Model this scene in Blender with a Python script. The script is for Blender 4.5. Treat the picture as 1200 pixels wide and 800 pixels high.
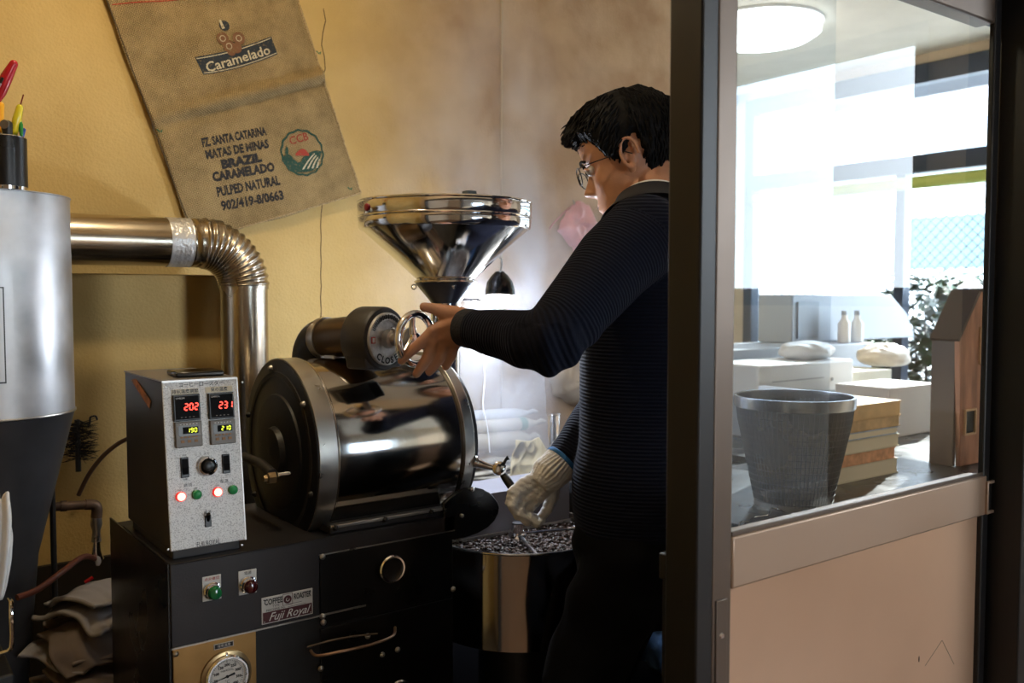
import bpy, bmesh, math, random
import numpy as np
from mathutils import Vector, Matrix, noise

random.seed(7)
for o in list(bpy.data.objects):
    bpy.data.objects.remove(o)
scene = bpy.context.scene

# ------------------------------------------------------------------ camera
FPX = 1060.0
CAM = Vector((0, 0, 1.3))
YAW = math.radians(53.43)            # from +X (the direction of the walls) to the view direction
PIT = math.atan(55.0 / FPX)
_f0 = Vector((math.cos(YAW), math.sin(YAW), 0))
RGT = Vector((math.sin(YAW), -math.cos(YAW), 0))
FWD = _f0 * math.cos(PIT) + Vector((0, 0, -math.sin(PIT)))
UPV = RGT.cross(FWD)
cd = bpy.data.cameras.new('camera')
cd.sensor_width = 36.0
cd.lens = FPX * 36.0 / 1200.0
cd.clip_start = 0.02
cam = bpy.data.objects.new('camera', cd)
scene.collection.objects.link(cam)
cam.matrix_world = Matrix((
    (RGT.x, UPV.x, -FWD.x, CAM.x), (RGT.y, UPV.y, -FWD.y, CAM.y),
    (RGT.z, UPV.z, -FWD.z, CAM.z), (0, 0, 0, 1)))
cd.dof.use_dof = True
cd.dof.focus_distance = 1.62
cd.dof.aperture_fstop = 5.0
scene.camera = cam

# ------------------------------------------------------------------ view
vs = scene.view_settings
vs.view_transform = 'Standard'
vs.look = 'None'
vs.gamma = 1.0
vs.use_curve_mapping = False
vs.exposure = 0.03
scene.cycles.use_denoising = True
scene.cycles.max_bounces = 8
scene.cycles.transparent_max_bounces = 12
scene.cycles.volume_bounces = 1
scene.cycles.sample_clamp_indirect = 6.0
scene.cycles.caustics_reflective = False
scene.cycles.caustics_refractive = False

# ------------------------------------------------------------------ sky and large lights
world = bpy.data.worlds.new('sky')
scene.world = world
world.use_nodes = True
bgn = world.node_tree.nodes['Background']
bgn.inputs[0].default_value = (0.86, 0.93, 1.0, 1)
bgn.inputs[1].default_value = 13.0


def area_light(name, loc, aim, sx, sy, power, col, portal=False, spread=None):
    L = bpy.data.lights.new(name, 'AREA')
    L.shape = 'RECTANGLE'
    L.size, L.size_y = sx, sy
    L.energy = power
    L.color = col
    if portal:
        L.cycles.is_portal = True
    if spread:
        L.spread = spread
    o = bpy.data.objects.new(name, L)
    o.location = loc
    o.rotation_euler = (Vector(aim) - Vector(loc)).to_track_quat('-Z', 'Y').to_euler()
    scene.collection.objects.link(o)
    return o


# the storefront openings, seen by the sky light
area_light('window_portal', (4.32, 2.35, 1.35), (0, 2.35, 1.35), 2.1, 2.1, 1, (1, 1, 1), portal=True)
area_light('window_portal', (4.32, -1.97, 1.76), (0, -1.97, 1.76), 2.3, 2.0, 1, (1, 1, 1), portal=True)
area_light('window_portal', (1.85, -3.32, 1.35), (1.85, 0, 1.35), 1.1, 1.1, 1, (1, 1, 1), portal=True)
sun = bpy.data.lights.new('sun', 'SUN')
sun.energy = 14.0
sun.angle = math.radians(1.0)
sun.color = (1.0, 0.93, 0.82)
so = bpy.data.objects.new('sun', sun)
so.rotation_euler = Vector((-0.75, -0.25, -0.43)).to_track_quat('-Z', 'Y').to_euler()
scene.collection.objects.link(so)

# ------------------------------------------------------------------ pixel helpers (photograph 1200 x 800)
def ray(px, py):
    return FWD + RGT * ((px - 600.0) / FPX) + UPV * ((400.0 - py) / FPX)
def P(px, py, t):            # point at depth t along the view axis
    return CAM + ray(px, py) * t
def onY(px, py, Y):
    d = ray(px, py); return CAM + d * ((Y - CAM.y) / d.y)
def onX(px, py, X):
    d = ray(px, py); return CAM + d * ((X - CAM.x) / d.x)
def onZ(px, py, Z):
    d = ray(px, py); return CAM + d * ((Z - CAM.z) / d.z)
def pix(p):
    v = Vector(p) - CAM; z = v.dot(FWD)
    return (600 + FPX * v.dot(RGT) / z, 400 - FPX * v.dot(UPV) / z, z)

V = Vector

# ------------------------------------------------------------------ materials
MATS = {}
def node_mat(name):
    m = bpy.data.materials.new(name)
    m.use_nodes = True
    MATS[name] = m
    return m, m.node_tree, m.node_tree.nodes['Principled BSDF']

def mat(name, col, rough=0.5, metal=0.0, spec=0.5, var=0.0, vscale=8.0, bump=0.0, bscale=60.0,
        emit=None, estr=0.0, coat=0.0, rvar=0.0, sheen=0.0, alpha=1.0, sss=0.0, stretch=None, col2=None, detail=4.0):
    """Plain surface with noise colour variation (var), roughness variation and noise relief."""
    m, nt, b = node_mat(name)
    N, L = nt.nodes, nt.links
    b.inputs['Base Color'].default_value = (*col, 1)
    b.inputs['Roughness'].default_value = rough
    b.inputs['Metallic'].default_value = metal
    b.inputs['Specular IOR Level'].default_value = spec
    b.inputs['Coat Weight'].default_value = coat
    b.inputs['Sheen Weight'].default_value = sheen
    b.inputs['Alpha'].default_value = alpha
    if sss:
        b.inputs['Subsurface Weight'].default_value = sss
        b.inputs['Subsurface Radius'].default_value = (0.02, 0.008, 0.004)
    if emit:
        b.inputs['Emission Color'].default_value = (*emit, 1)
        b.inputs['Emission Strength'].default_value = estr
    tc = N.new('ShaderNodeTexCoord')
    mp = N.new('ShaderNodeMapping')
    if stretch:
        mp.inputs['Scale'].default_value = stretch
    L.new(tc.outputs['Object'], mp.inputs['Vector'])
    if var > 0 or col2 or rvar > 0:
        n = N.new('ShaderNodeTexNoise')
        n.inputs['Scale'].default_value = vscale
        n.inputs['Detail'].default_value = detail
        L.new(mp.outputs[0], n.inputs['Vector'])
        if var > 0 or col2:
            r = N.new('ShaderNodeValToRGB')
            c2 = col2 if col2 else tuple(min(1, c * (1 + var)) for c in col)
            c1 = col if col2 else tuple(c * (1 - var) for c in col)
            r.color_ramp.elements[0].position = 0.35
            r.color_ramp.elements[1].position = 0.65
            r.color_ramp.elements[0].color = (*c1, 1)
            r.color_ramp.elements[1].color = (*c2, 1)
            L.new(n.outputs['Fac'], r.inputs['Fac'])
            L.new(r.outputs['Color'], b.inputs['Base Color'])
        if rvar > 0:
            mr = N.new('ShaderNodeMapRange')
            mr.inputs['From Min'].default_value = 0.3
            mr.inputs['From Max'].default_value = 0.7
            mr.inputs['To Min'].default_value = max(0.02, rough - rvar)
            mr.inputs['To Max'].default_value = min(1, rough + rvar)
            L.new(n.outputs['Fac'], mr.inputs['Value'])
            L.new(mr.outputs[0], b.inputs['Roughness'])
    if bump > 0:
        n2 = N.new('ShaderNodeTexNoise')
        n2.inputs['Scale'].default_value = bscale
        n2.inputs['Detail'].default_value = 3
        L.new(mp.outputs[0], n2.inputs['Vector'])
        bp = N.new('ShaderNodeBump')
        bp.inputs['Strength'].default_value = bump
        bp.inputs['Distance'].default_value = 0.004
        L.new(n2.outputs['Fac'], bp.inputs['Height'])
        L.new(bp.outputs[0], b.inputs['Normal'])
    return m

def glass_mat(name, tint=(0.95, 0.98, 1.0), rough=0.0, haze=0.0, hcol=(0.9, 0.92, 0.95), ior=1.40, gloss=1.0):
    """Thin pane: clear where seen through, mirror by Fresnel, a little dust."""
    m = bpy.data.materials.new(name); MATS[name] = m
    m.use_nodes = True
    nt = m.node_tree; N, L = nt.nodes, nt.links
    N.clear()
    out = N.new('ShaderNodeOutputMaterial')
    tr = N.new('ShaderNodeBsdfTransparent'); tr.inputs[0].default_value = (*tint, 1)
    gl = N.new('ShaderNodeBsdfGlossy'); gl.inputs['Roughness'].default_value = rough
    gl.inputs['Color'].default_value = (gloss, gloss, gloss, 1)
    fr = N.new('ShaderNodeFresnel'); fr.inputs['IOR'].default_value = ior
    mx = N.new('ShaderNodeMixShader')
    gg = N.new('ShaderNodeNewGeometry'); mm_ = N.new('ShaderNodeMath'); mm_.operation = 'MULTIPLY_ADD'
    mm_.inputs[1].default_value = -1.0; L.new(gg.outputs['Backfacing'], mm_.inputs[0]); mm_.inputs[2].default_value = 1.0
    m4 = N.new('ShaderNodeMath'); m4.operation = 'MULTIPLY'; L.new(mm_.outputs[0], m4.inputs[0]); L.new(fr.outputs[0], m4.inputs[1])
    L.new(m4.outputs[0], mx.inputs[0]); L.new(tr.outputs[0], mx.inputs[1]); L.new(gl.outputs[0], mx.inputs[2])
    last = mx
    if haze > 0:
        df = N.new('ShaderNodeBsdfTranslucent'); df.inputs[0].default_value = (*hcol, 1)
        d2 = N.new('ShaderNodeBsdfDiffuse'); d2.inputs[0].default_value = (*hcol, 1)
        m3 = N.new('ShaderNodeMixShader'); m3.inputs[0].default_value = 0.5
        L.new(df.outputs[0], m3.inputs[1]); L.new(d2.outputs[0], m3.inputs[2])
        tc = N.new('ShaderNodeTexCoord')
        n = N.new('ShaderNodeTexNoise'); n.inputs['Scale'].default_value = 5; n.inputs['Detail'].default_value = 6
        L.new(tc.outputs['Object'], n.inputs['Vector'])
        mr = N.new('ShaderNodeMapRange')
        mr.inputs['To Min'].default_value = haze * 0.6; mr.inputs['To Max'].default_value = haze * 1.4
        L.new(n.outputs['Fac'], mr.inputs['Value'])
        m2 = N.new('ShaderNodeMixShader')
        L.new(mr.outputs[0], m2.inputs[0]); L.new(last.outputs[0], m2.inputs[1]); L.new(m3.outputs[0], m2.inputs[2])
        last = m2
    L.new(last.outputs[0], out.inputs['Surface'])
    return m

def emis(name, col, s):
    return mat(name, (0.02, 0.02, 0.02), 0.4, emit=col, estr=s)

steel = mat('polished steel', (0.62, 0.61, 0.60), 0.16, 1.0, rvar=0.06, vscale=14)
steel_clean = mat('mirror steel', (0.72, 0.72, 0.74), 0.10, 1.0, rvar=0.04, vscale=20)
drum_steel = mat('tarnished drum steel', (0.44, 0.42, 0.405), 0.10, 1.0, rvar=0.05, vscale=9, var=0.12)
brushed = mat('brushed steel', (0.50, 0.48, 0.45), 0.34, 1.0, rvar=0.08, vscale=30)
duct_steel = mat('heat tinted duct steel', (0.42, 0.36, 0.28), 0.24, 1.0, rvar=0.06, vscale=6, var=0.12)
tank_alu = mat('dull grey tank metal', (0.50, 0.50, 0.51), 0.42, 0.75, var=0.22, vscale=9, detail=9, rvar=0.10, bump=0.05, bscale=12)
foil = mat('aluminium foil tape', (0.80, 0.80, 0.80), 0.36, 0.7, bump=0.9, bscale=70)
black_iron = mat('black painted iron', (0.007, 0.007, 0.0075), 0.45, 0.0, var=0.3, vscale=12, bump=0.08, bscale=90)
black_gloss = mat('black enamel', (0.005, 0.005, 0.0055), 0.30, 0.0, rvar=0.06)
grey_cast = mat('dark grey cast iron paint', (0.040, 0.037, 0.036), 0.48, 0.2, bump=0.10, bscale=150)
grey_panel = mat('dark grey panel paint', (0.028, 0.025, 0.027), 0.42, 0.25, bump=0.05, bscale=300, var=0.10, vscale=5)
white_paint = mat('ivory enamel', (0.72, 0.70, 0.66), 0.4)
black_plastic = mat('black plastic', (0.012, 0.012, 0.012), 0.35)
chrome = mat('chrome', (0.80, 0.80, 0.82), 0.07, 1.0)
brass = mat('aged brass sheet', (0.40, 0.235, 0.085), 0.40, 0.8, var=0.18, vscale=10, rvar=0.1, bump=0.06, bscale=40)

# ------------------------------------------------------------------ mesh building
class MB:
    def __init__(s):
        s.v, s.f = [], []
    def add(s, vs_, fs_):
        n = len(s.v)
        s.v.extend([tuple(p) for p in vs_])
        s.f.extend([tuple(i + n for i in f) for f in fs_])
        return s
    def hexa(s, c):          # 8 corners: bottom 4 (ccw), top 4
        return s.add(c, [(3, 2, 1, 0), (4, 5, 6, 7), (0, 1, 5, 4), (1, 2, 6, 5), (2, 3, 7, 6), (3, 0, 4, 7)])
    def box(s, a, b):
        x0, y0, z0 = a; x1, y1, z1 = b
        return s.hexa([(x0, y0, z0), (x1, y0, z0), (x1, y1, z0), (x0, y1, z0), (x0, y0, z1), (x1, y0, z1), (x1, y1, z1), (x0, y1, z1)])
    def obox(s, c, ex, ey, ez):          # centre + three half-extent vectors
        c, ex, ey, ez = V(c), V(ex), V(ey), V(ez)
        return s.hexa([c - ex - ey - ez, c + ex - ey - ez, c + ex + ey - ez, c - ex + ey - ez,
                       c - ex - ey + ez, c + ex - ey + ez, c + ex + ey + ez, c - ex + ey + ez])
    def lathe(s, o, axis, prof, n=48, cap=True, a0=0.0, a1=2 * math.pi):
        """prof: list of (distance along axis, radius)."""
        o, ax = V(o), V(axis).normalized()
        u = ax.orthogonal().normalized(); w = ax.cross(u)
        full = abs(a1 - a0 - 2 * math.pi) < 1e-6
        k = n if full else n + 1
        vs_ = []
        for (h, r) in prof:
            for i in range(k):
                a = a0 + (a1 - a0) * i / n
                vs_.append(o + ax * h + (u * math.cos(a) + w * math.sin(a)) * r)
        fs_ = []
        for j in range(len(prof) - 1):
            for i in range(n):
                i2 = (i + 1) % k if full else i + 1
                fs_.append((j * k + i, j * k + i2, (j + 1) * k + i2, (j + 1) * k + i))
        if cap and full:
            if prof[0][1] > 1e-6: fs_.append(tuple(reversed(range(k))))
            if prof[-1][1] > 1e-6: fs_.append(tuple(range((len(prof) - 1) * k, len(prof) * k)))
        return s.add(vs_, fs_)
    def cyl(s, a, b, r, r2=None, n=24):
        a, b = V(a), V(b)
        return s.lathe(a, b - a, [(0, r), ((b - a).length, r if r2 is None else r2)], n)
    def tube(s, pts, r, n=12, closed=False, cap=True, flat=None):
        """Sweep a circle (radius r or list) along pts."""
        pts = [V(p) for p in pts]
        m = len(pts)
        rs = r if isinstance(r, (list, tuple)) else [r] * m
        tg = []
        for i in range(m):
            if closed: d = pts[(i + 1) % m] - pts[i - 1]
            else: d = pts[min(i + 1, m - 1)] - pts[max(i - 1, 0)]
            tg.append(d.normalized() if d.length > 1e-9 else V((0, 0, 1)))
        u = tg[0].orthogonal().normalized()
        vs_ = []
        for i in range(m):
            u = (u - tg[i] * u.dot(tg[i]))
            u = u.normalized() if u.length > 1e-6 else tg[i].orthogonal().normalized()
            w = tg[i].cross(u)
            for k in range(n):
                a = 2 * math.pi * k / n
                vs_.append(pts[i] + (u * math.cos(a) + w * math.sin(a)) * rs[i])
        fs_ = []
        for i in range(m if closed else m - 1):
            j = (i + 1) % m
            for k in range(n):
                k2 = (k + 1) % n
                fs_.append((i * n + k, i * n + k2, j * n + k2, j * n + k))
        if cap and not closed:
            fs_.append(tuple(reversed(range(n))))
            fs_.append(tuple(range((m - 1) * n, m * n)))
        return s.add(vs_, fs_)
    def torus(s, c, axis, R, r, n=48, k=10, a0=0, a1=2 * math.pi):
        ax = V(axis).normalized(); u = ax.orthogonal().normalized(); w = ax.cross(u)
        full = abs(a1 - a0 - 2 * math.pi) < 1e-6
        pts = [V(c) + (u * math.cos(a0 + (a1 - a0) * i / n) + w * math.sin(a0 + (a1 - a0) * i / n)) * R for i in range(n if full else n + 1)]
        return s.tube(pts, r, k, closed=full)
    def ell(s, c, rx, ry, rz, M=None, nu=20, nv=12):
        vs_, fs_ = [], []
        for j in range(nv + 1):
            ph = math.pi * j / nv
            for i in range(nu):
                a = 2 * math.pi * i / nu
                p = V((rx * math.sin(ph) * math.cos(a), ry * math.sin(ph) * math.sin(a), rz * math.cos(ph)))
                if M is not None: p = M @ p
                vs_.append(V(c) + p)
        for j in range(nv):
            for i in range(nu):
                i2 = (i + 1) % nu
                fs_.append((j * nu + i, (j + 1) * nu + i, (j + 1) * nu + i2, j * nu + i2))
        return s.add(vs_, fs_)
    def caps(s, pts, rs, n=16):
        """Rounded limb: a tube with round ends."""
        pts = [V(p) for p in pts]; rs = list(rs)
        d0 = (pts[0] - pts[1]).normalized(); d1 = (pts[-1] - pts[-2]).normalized()
        P0, R0 = [], []
        for a in (85, 65, 45, 22):
            P0.append(pts[0] + d0 * rs[0] * math.sin(math.radians(a))); R0.append(rs[0] * math.cos(math.radians(a)))
        P1, R1 = [], []
        for a in (22, 45, 65, 85):
            P1.append(pts[-1] + d1 * rs[-1] * math.sin(math.radians(a))); R1.append(rs[-1] * math.cos(math.radians(a)))
        return s.tube(P0 + pts + P1, R0 + rs + R1, n)
    def prism(s, poly, vec):
        """Extrude a polygon (list of 3D points) along vec."""
        n = len(poly); vec = V(vec)
        vs_ = [V(p) for p in poly] + [V(p) + vec for p in poly]
        return s.add(vs_, [tuple(reversed(range(n))), tuple(range(n, 2 * n))] + [(i, (i + 1) % n, n + (i + 1) % n, n + i) for i in range(n)])
    def grid(s, fn, nu, nv):
        vs_ = [fn(i / (nu - 1), j / (nv - 1)) for j in range(nv) for i in range(nu)]
        return s.add(vs_, [(j * nu + i, j * nu + i + 1, (j + 1) * nu + i + 1, (j + 1) * nu + i) for j in range(nv - 1) for i in range(nu - 1)])

ORG = {}
def origin_of(parent):
    o = parent
    while o is not None:
        if o.name in ORG: return ORG[o.name]
        o = o.parent
    return V((0, 0, 0))

def link(name, me, parent, org):
    o = bpy.data.objects.new(name, me)
    scene.collection.objects.link(o)
    if parent is not None: o.parent = parent
    else:
        o.location = org
        ORG[o.name] = V(org)
    return o

def part(name, mb, m, parent=None, smooth=35, bevel=0, sub=0, solid=0, org=None, segs=2):
    if parent is not None: og = origin_of(parent)
    elif org is not None: og = V(org)
    else:
        a = np.array(mb.v); og = V(((a[:, 0].min() + a[:, 0].max()) / 2, (a[:, 1].min() + a[:, 1].max()) / 2, a[:, 2].min()))
    me = bpy.data.meshes.new(name)
    me.from_pydata([(p[0] - og.x, p[1] - og.y, p[2] - og.z) for p in mb.v], [], mb.f)
    bm = bmesh.new(); bm.from_mesh(me)
    bmesh.ops.recalc_face_normals(bm, faces=bm.faces)
    bm.to_mesh(me); bm.free()
    me.materials.append(m)
    if smooth:
        me.shade_smooth()
        if smooth < 180: me.set_sharp_from_angle(angle=math.radians(smooth))
    me.update()
    o = link(name, me, parent, og)
    if solid:
        md = o.modifiers.new('solid', 'SOLIDIFY'); md.thickness = solid; md.offset = 0
    if bevel:
        md = o.modifiers.new('bevel', 'BEVEL'); md.width = bevel; md.segments = segs; md.limit_method = 'ANGLE'; md.angle_limit = math.radians(35)
        md.harden_normals = False
    if sub:
        md = o.modifiers.new('sub', 'SUBSURF'); md.levels = sub; md.render_levels = sub
    return o

def thing(name, label, cat, loc, group=None):
    o = bpy.data.objects.new(name, None)
    o.empty_display_size = 0.05
    scene.collection.objects.link(o)
    o.location = loc; ORG[o.name] = V(loc)
    o['label'] = label; o['category'] = cat
    if group: o['group'] = group
    return o
def tag(o, label, cat, group=None, kind=None):
    o['label'] = label; o['category'] = cat
    if group: o['group'] = group
    if kind: o['kind'] = kind
    return o
def struct(name, mb, m, parent=None, **k):
    o = part(name, mb, m, parent, **k)
    if parent is None: o['kind'] = 'structure'
    return o

def text_geo(txt, size, extrude=0.0, bold=0.0, spacing=1.0, shear=0.0, align='CENTER', res=2):
    """Letter shapes as (verts, faces) in the XY plane."""
    cu = bpy.data.curves.new('letters', 'FONT')
    cu.body = txt; cu.size = size; cu.extrude = extrude; cu.offset = bold
    cu.space_character = spacing; cu.shear = shear; cu.align_x = align; cu.align_y = 'CENTER'; cu.resolution_u = res
    ob = bpy.data.objects.new('letters', cu)
    scene.collection.objects.link(ob)
    dg = bpy.context.evaluated_depsgraph_get()
    me = ob.evaluated_get(dg).to_mesh()
    vs_ = [tuple(v.co) for v in me.vertices]; fs_ = [tuple(p.vertices) for p in me.polygons]
    ob.evaluated_get(dg).to_mesh_clear()
    bpy.data.objects.remove(ob); bpy.data.curves.remove(cu)
    return vs_, fs_

def text_on(txt, size, o, ex, ez, lift=0.0006, width=None, **k):
    """Letters laid on a plane: o = centre, ex = reading direction, ez = up; returns an MB."""
    vs_, fs_ = text_geo(txt, size, **k)
    if width:
        w0 = max(p[0] for p in vs_) - min(p[0] for p in vs_)
        vs_ = [(p[0] * width / w0, p[1], p[2]) for p in vs_]
    ex, ez = V(ex).normalized(), V(ez).normalized(); nrm = ex.cross(ez).normalized()
    mb = MB()
    return mb.add([V(o) + ex * p[0] + ez * p[1] + nrm * (p[2] + lift) for p in vs_], fs_)
# ================================================================== the setting
WY = 2.20                                # back wall of the roasting corner
REC_Z, REC_X = onY(170, 321, WY).z, 0.80

def wall_mat():
    m, nt, b = node_mat('smoke stained yellow wall covering')
    N, L = nt.nodes, nt.links
    ge = N.new('ShaderNodeNewGeometry')
    sep = N.new('ShaderNodeSeparateXYZ'); L.new(ge.outputs['Position'], sep.inputs[0])
    n1 = N.new('ShaderNodeTexNoise'); n1.inputs['Scale'].default_value = 2.2; n1.inputs['Detail'].default_value = 6
    n1.inputs['Roughness'].default_value = 0.6
    L.new(ge.outputs['Position'], n1.inputs['Vector'])
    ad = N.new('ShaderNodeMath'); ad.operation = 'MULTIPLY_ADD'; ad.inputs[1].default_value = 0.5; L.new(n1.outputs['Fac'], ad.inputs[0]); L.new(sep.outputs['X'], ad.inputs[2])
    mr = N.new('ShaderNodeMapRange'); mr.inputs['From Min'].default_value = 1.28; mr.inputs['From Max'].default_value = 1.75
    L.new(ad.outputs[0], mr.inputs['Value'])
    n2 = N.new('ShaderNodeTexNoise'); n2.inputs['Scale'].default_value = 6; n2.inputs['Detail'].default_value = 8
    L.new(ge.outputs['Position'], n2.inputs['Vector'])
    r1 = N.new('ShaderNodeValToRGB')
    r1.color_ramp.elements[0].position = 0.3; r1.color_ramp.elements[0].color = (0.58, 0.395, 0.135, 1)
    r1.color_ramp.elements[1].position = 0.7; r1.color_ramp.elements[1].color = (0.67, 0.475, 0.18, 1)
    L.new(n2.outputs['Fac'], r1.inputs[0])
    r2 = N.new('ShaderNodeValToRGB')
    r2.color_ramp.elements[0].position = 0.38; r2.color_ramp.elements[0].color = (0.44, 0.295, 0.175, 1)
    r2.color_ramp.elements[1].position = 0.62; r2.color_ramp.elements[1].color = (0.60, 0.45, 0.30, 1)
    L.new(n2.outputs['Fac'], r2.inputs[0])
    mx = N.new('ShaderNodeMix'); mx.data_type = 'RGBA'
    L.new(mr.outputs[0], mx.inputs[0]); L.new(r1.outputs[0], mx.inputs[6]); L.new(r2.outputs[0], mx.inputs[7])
    L.new(mx.outputs[2], b.inputs['Base Color'])
    b.inputs['Roughness'].default_value = 0.75
    n3 = N.new('ShaderNodeTexNoise'); n3.inputs['Scale'].default_value = 260
    L.new(ge.outputs['Position'], n3.inputs['Vector'])
    n4 = N.new('ShaderNodeTexVoronoi'); n4.inputs['Scale'].default_value = 140
    L.new(ge.outputs['Position'], n4.inputs['Vector'])
    a2 = N.new('ShaderNodeMath'); a2.operation = 'ADD'; L.new(n3.outputs['Fac'], a2.inputs[0]); L.new(n4.outputs['Distance'], a2.inputs[1])
    bp = N.new('ShaderNodeBump'); bp.inputs['Strength'].default_value = 0.25; bp.inputs['Distance'].default_value = 0.003
    L.new(a2.outputs[0], bp.inputs['Height']); L.new(bp.outputs[0], b.inputs['Normal'])
    return m
m_wall = wall_mat()
m_seam = mat('dark seam', (0.10, 0.06, 0.025), 0.8)
m_floor = mat('dark concrete floor', (0.055, 0.048, 0.042), 0.55, var=0.3, vscale=5, bump=0.1, bscale=40)
m_shopfloor = mat('warm wooden shop floor', (0.17, 0.09, 0.045), 0.45, var=0.25, vscale=3, stretch=(1, 12, 1))
m_ceil = mat('cream ceiling board', (0.74, 0.68, 0.58), 0.8, var=0.03, bump=0.05)
m_shopwall = mat('warm cream shop wall', (0.62, 0.50, 0.36), 0.8, var=0.05)
m_dark = mat('dark bronze aluminium', (0.0045, 0.004, 0.0045), 0.45, 0.0)
m_bronze = mat('pale bronze aluminium', (0.15, 0.115, 0.092), 0.42, 0.7, rvar=0.05, vscale=6)
m_panel = mat('satin beige metal panel', (0.74, 0.50, 0.345), 0.33, 0.6, var=0.05, vscale=3, rvar=0.04)
m_rail = mat('satin beige metal rail', (0.46, 0.335, 0.25), 0.42, 0.6, rvar=0.05, vscale=5)
m_win = mat('charcoal window frame', (0.03, 0.04, 0.06), 0.4, 0.3)
m_glass = glass_mat('clear glass')
m_glass_dusty = glass_mat('dusty glass', haze=0.05)

H = 2.45
DY0 = 0.72
struct('floor', MB().box((-1.6, 0.72, -0.06), (4.35, 4.2, 0)), m_floor)
struct('floor', MB().box((-1.6, -3.3, -0.06), (4.35, 0.72, 0)), m_shopfloor)
H2 = 2.78
struct('ceiling', MB().box((-1.6, DY0 + .06, H), (4.35, 4.2, H + 0.08)), m_ceil)
struct('ceiling', MB().box((-1.6, -3.3, H2), (4.35, DY0 + .06, H2 + 0.08)), m_ceil)

# back wall of the roasting corner, with a deeper field low down at its far side
wb = MB()
wb.box((REC_X, WY, 0), (2.52, WY + 0.12, H))
wb.box((-0.62, WY, REC_Z), (REC_X, WY + 0.12, H))
wb.box((-0.62, WY + 0.12, 0), (2.52, WY + 0.2, H))
wall_back = struct('wall_back', wb, m_wall, smooth=0)
struct('wall_left', MB().box((-0.74, 0.78, 0), (-0.62, WY + 0.2, H)), m_wall, smooth=0)
# side of the roasting corner and the farther wall of the next room
struct('wall_return', MB().box((2.45, WY + 0.2, 0), (2.52, 3.9, H)), m_shopwall, smooth=0)
struct('wall_far', MB().box((2.45, 3.9, 0), (4.35, 4.0, H)), m_shopwall, smooth=0)
struct('wall_rear', MB().box((-1.6, -3.3, 0), (1.30, -3.2, H2)).box((2.40, -3.3, 0), (4.35, -3.2, H2)).box((1.30, -3.3, 0), (2.40, -3.2, .80)).box((1.30, -3.3, 1.90), (2.40, -3.2, H2)), m_shopwall, smooth=0)
struct('wall_side', MB().box((-1.6, -3.2, 0), (-1.5, 0.72, H2)), m_shopwall, smooth=0)

# storefront wall, x = 4.2: two glazed bays
WX = 4.2
ZH = 2.40
wr = MB()
wr.box((WX, 3.4, 0), (WX + 0.12, 3.9, H)); wr.box((WX, -0.88, 0), (WX + 0.12, 1.22, H)); wr.box((WX, -0.88, H), (WX + 0.12, 0.78, H2)); wr.box((WX, -3.2, 0), (WX + 0.12, -3.05, H2))
wr.box((WX, 1.22, ZH), (WX + 0.12, 3.9, H)); wr.box((WX, -3.05, 2.60), (WX + 0.12, -0.88, H2)); wr.box((WX, 1.22, 0), (WX + 0.12, 3.4, 0.25))
wr.box((WX, -3.05, 0), (WX + 0.12, -0.88, 1.24))
struct('wall_right', wr, m_shopwall, smooth=0)

def window(n, y0, y1, z0, z1, transom, posts):
    fr = MB()
    w = 0.06
    fr.box((WX - 0.02, y0, z0), (WX + 0.05, y0 + w, z1)); fr.box((WX - 0.02, y1 - w, z0), (WX + 0.05, y1, z1))
    fr.box((WX - 0.02, y0 + w, z0), (WX + 0.05, y1 - w, z0 + w)); fr.box((WX - 0.02, y0 + w, z1 - 0.09), (WX + 0.05, y1 - w, z1))
    root = struct('window_%d' % n, fr, m_win, bevel=0.003)
    part('transom', MB().box((WX - 0.025, y0 + w, transom), (WX + 0.045, y1 - w, transom + 0.085)), m_win, root)
    for p in posts:
        part('mullion', MB().box((WX - 0.015, p - 0.025, z0 + w), (WX + 0.045, p + 0.025, transom)), m_win, root)
    part('glass_pane', MB().box((WX + 0.01, y0 + w, z0 + w), (WX + 0.015, y1 - w, z1 - 0.09)), m_glass, root)
    return root
window(1, 1.22, 3.4, 0.25, ZH, 1.885, [2.45])
window(2, -3.05, -0.88, 1.24, 2.60, 1.25, [])

w3 = MB(); w3.box((1.30, -3.29, .80), (1.34, -3.21, 1.90)).box((2.36, -3.29, .80), (2.40, -3.21, 1.90)).box((1.34, -3.29, .80), (2.36, -3.21, .84)).box((1.34, -3.29, 1.86), (2.36, -3.21, 1.90))
w3o = struct('window_3', w3, m_win, bevel=.003)
part('glass_pane', MB().box((1.34, -3.255, .84), (2.36, -3.25, 1.86)), m_glass, w3o)
struct('shade_panel_back', MB().box((-.6, WY + .105, 0), (.79, WY + .119, onY(110, 655, WY + .1).z)), mat('low wall shade brown', (.02, .014, .008), .7), smooth=0)  # dark panel added to stand in for shade low on the wall
# partition between the shop and the roasting corner, y = 0.72
DY = 0.72
pw = MB()
pw.box((-1.5, DY, 0), (-0.25, DY + 0.06, H)); pw.box((1.72, DY, 0), (WX, DY + 0.06, H)); pw.box((-0.25, DY, 1.86), (1.72, DY + 0.06, H)); pw.box((-1.5, DY, H), (WX, DY + 0.06, H2))
struct('wall_front', pw, m_shopwall, smooth=0)
fr = MB()
fr.box((1.525, DY - 0.05, 0), (1.60, DY + 0.012, 1.80))
fr.box((1.60, DY - 0.03, 0), (1.72, DY + 0.04, 1.80))
fr.box((-0.25, DY - 0.05, 1.787), (1.72, DY + 0.11, 1.86))
fr.box((-0.25, DY - 0.03, 0), (-0.19, DY + 0.09, 1.785))
struct('trim_1', fr, m_dark, bevel=0.003)
struct('trim_2', MB().box((1.60, DY - 0.045, 0), (1.68, DY - 0.03, 1.80)), mat('red brown timber', (0.10, 0.045, 0.025), 0.5, var=0.3, stretch=(1, 1, 0.1), vscale=30), bevel=0.002)

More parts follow.
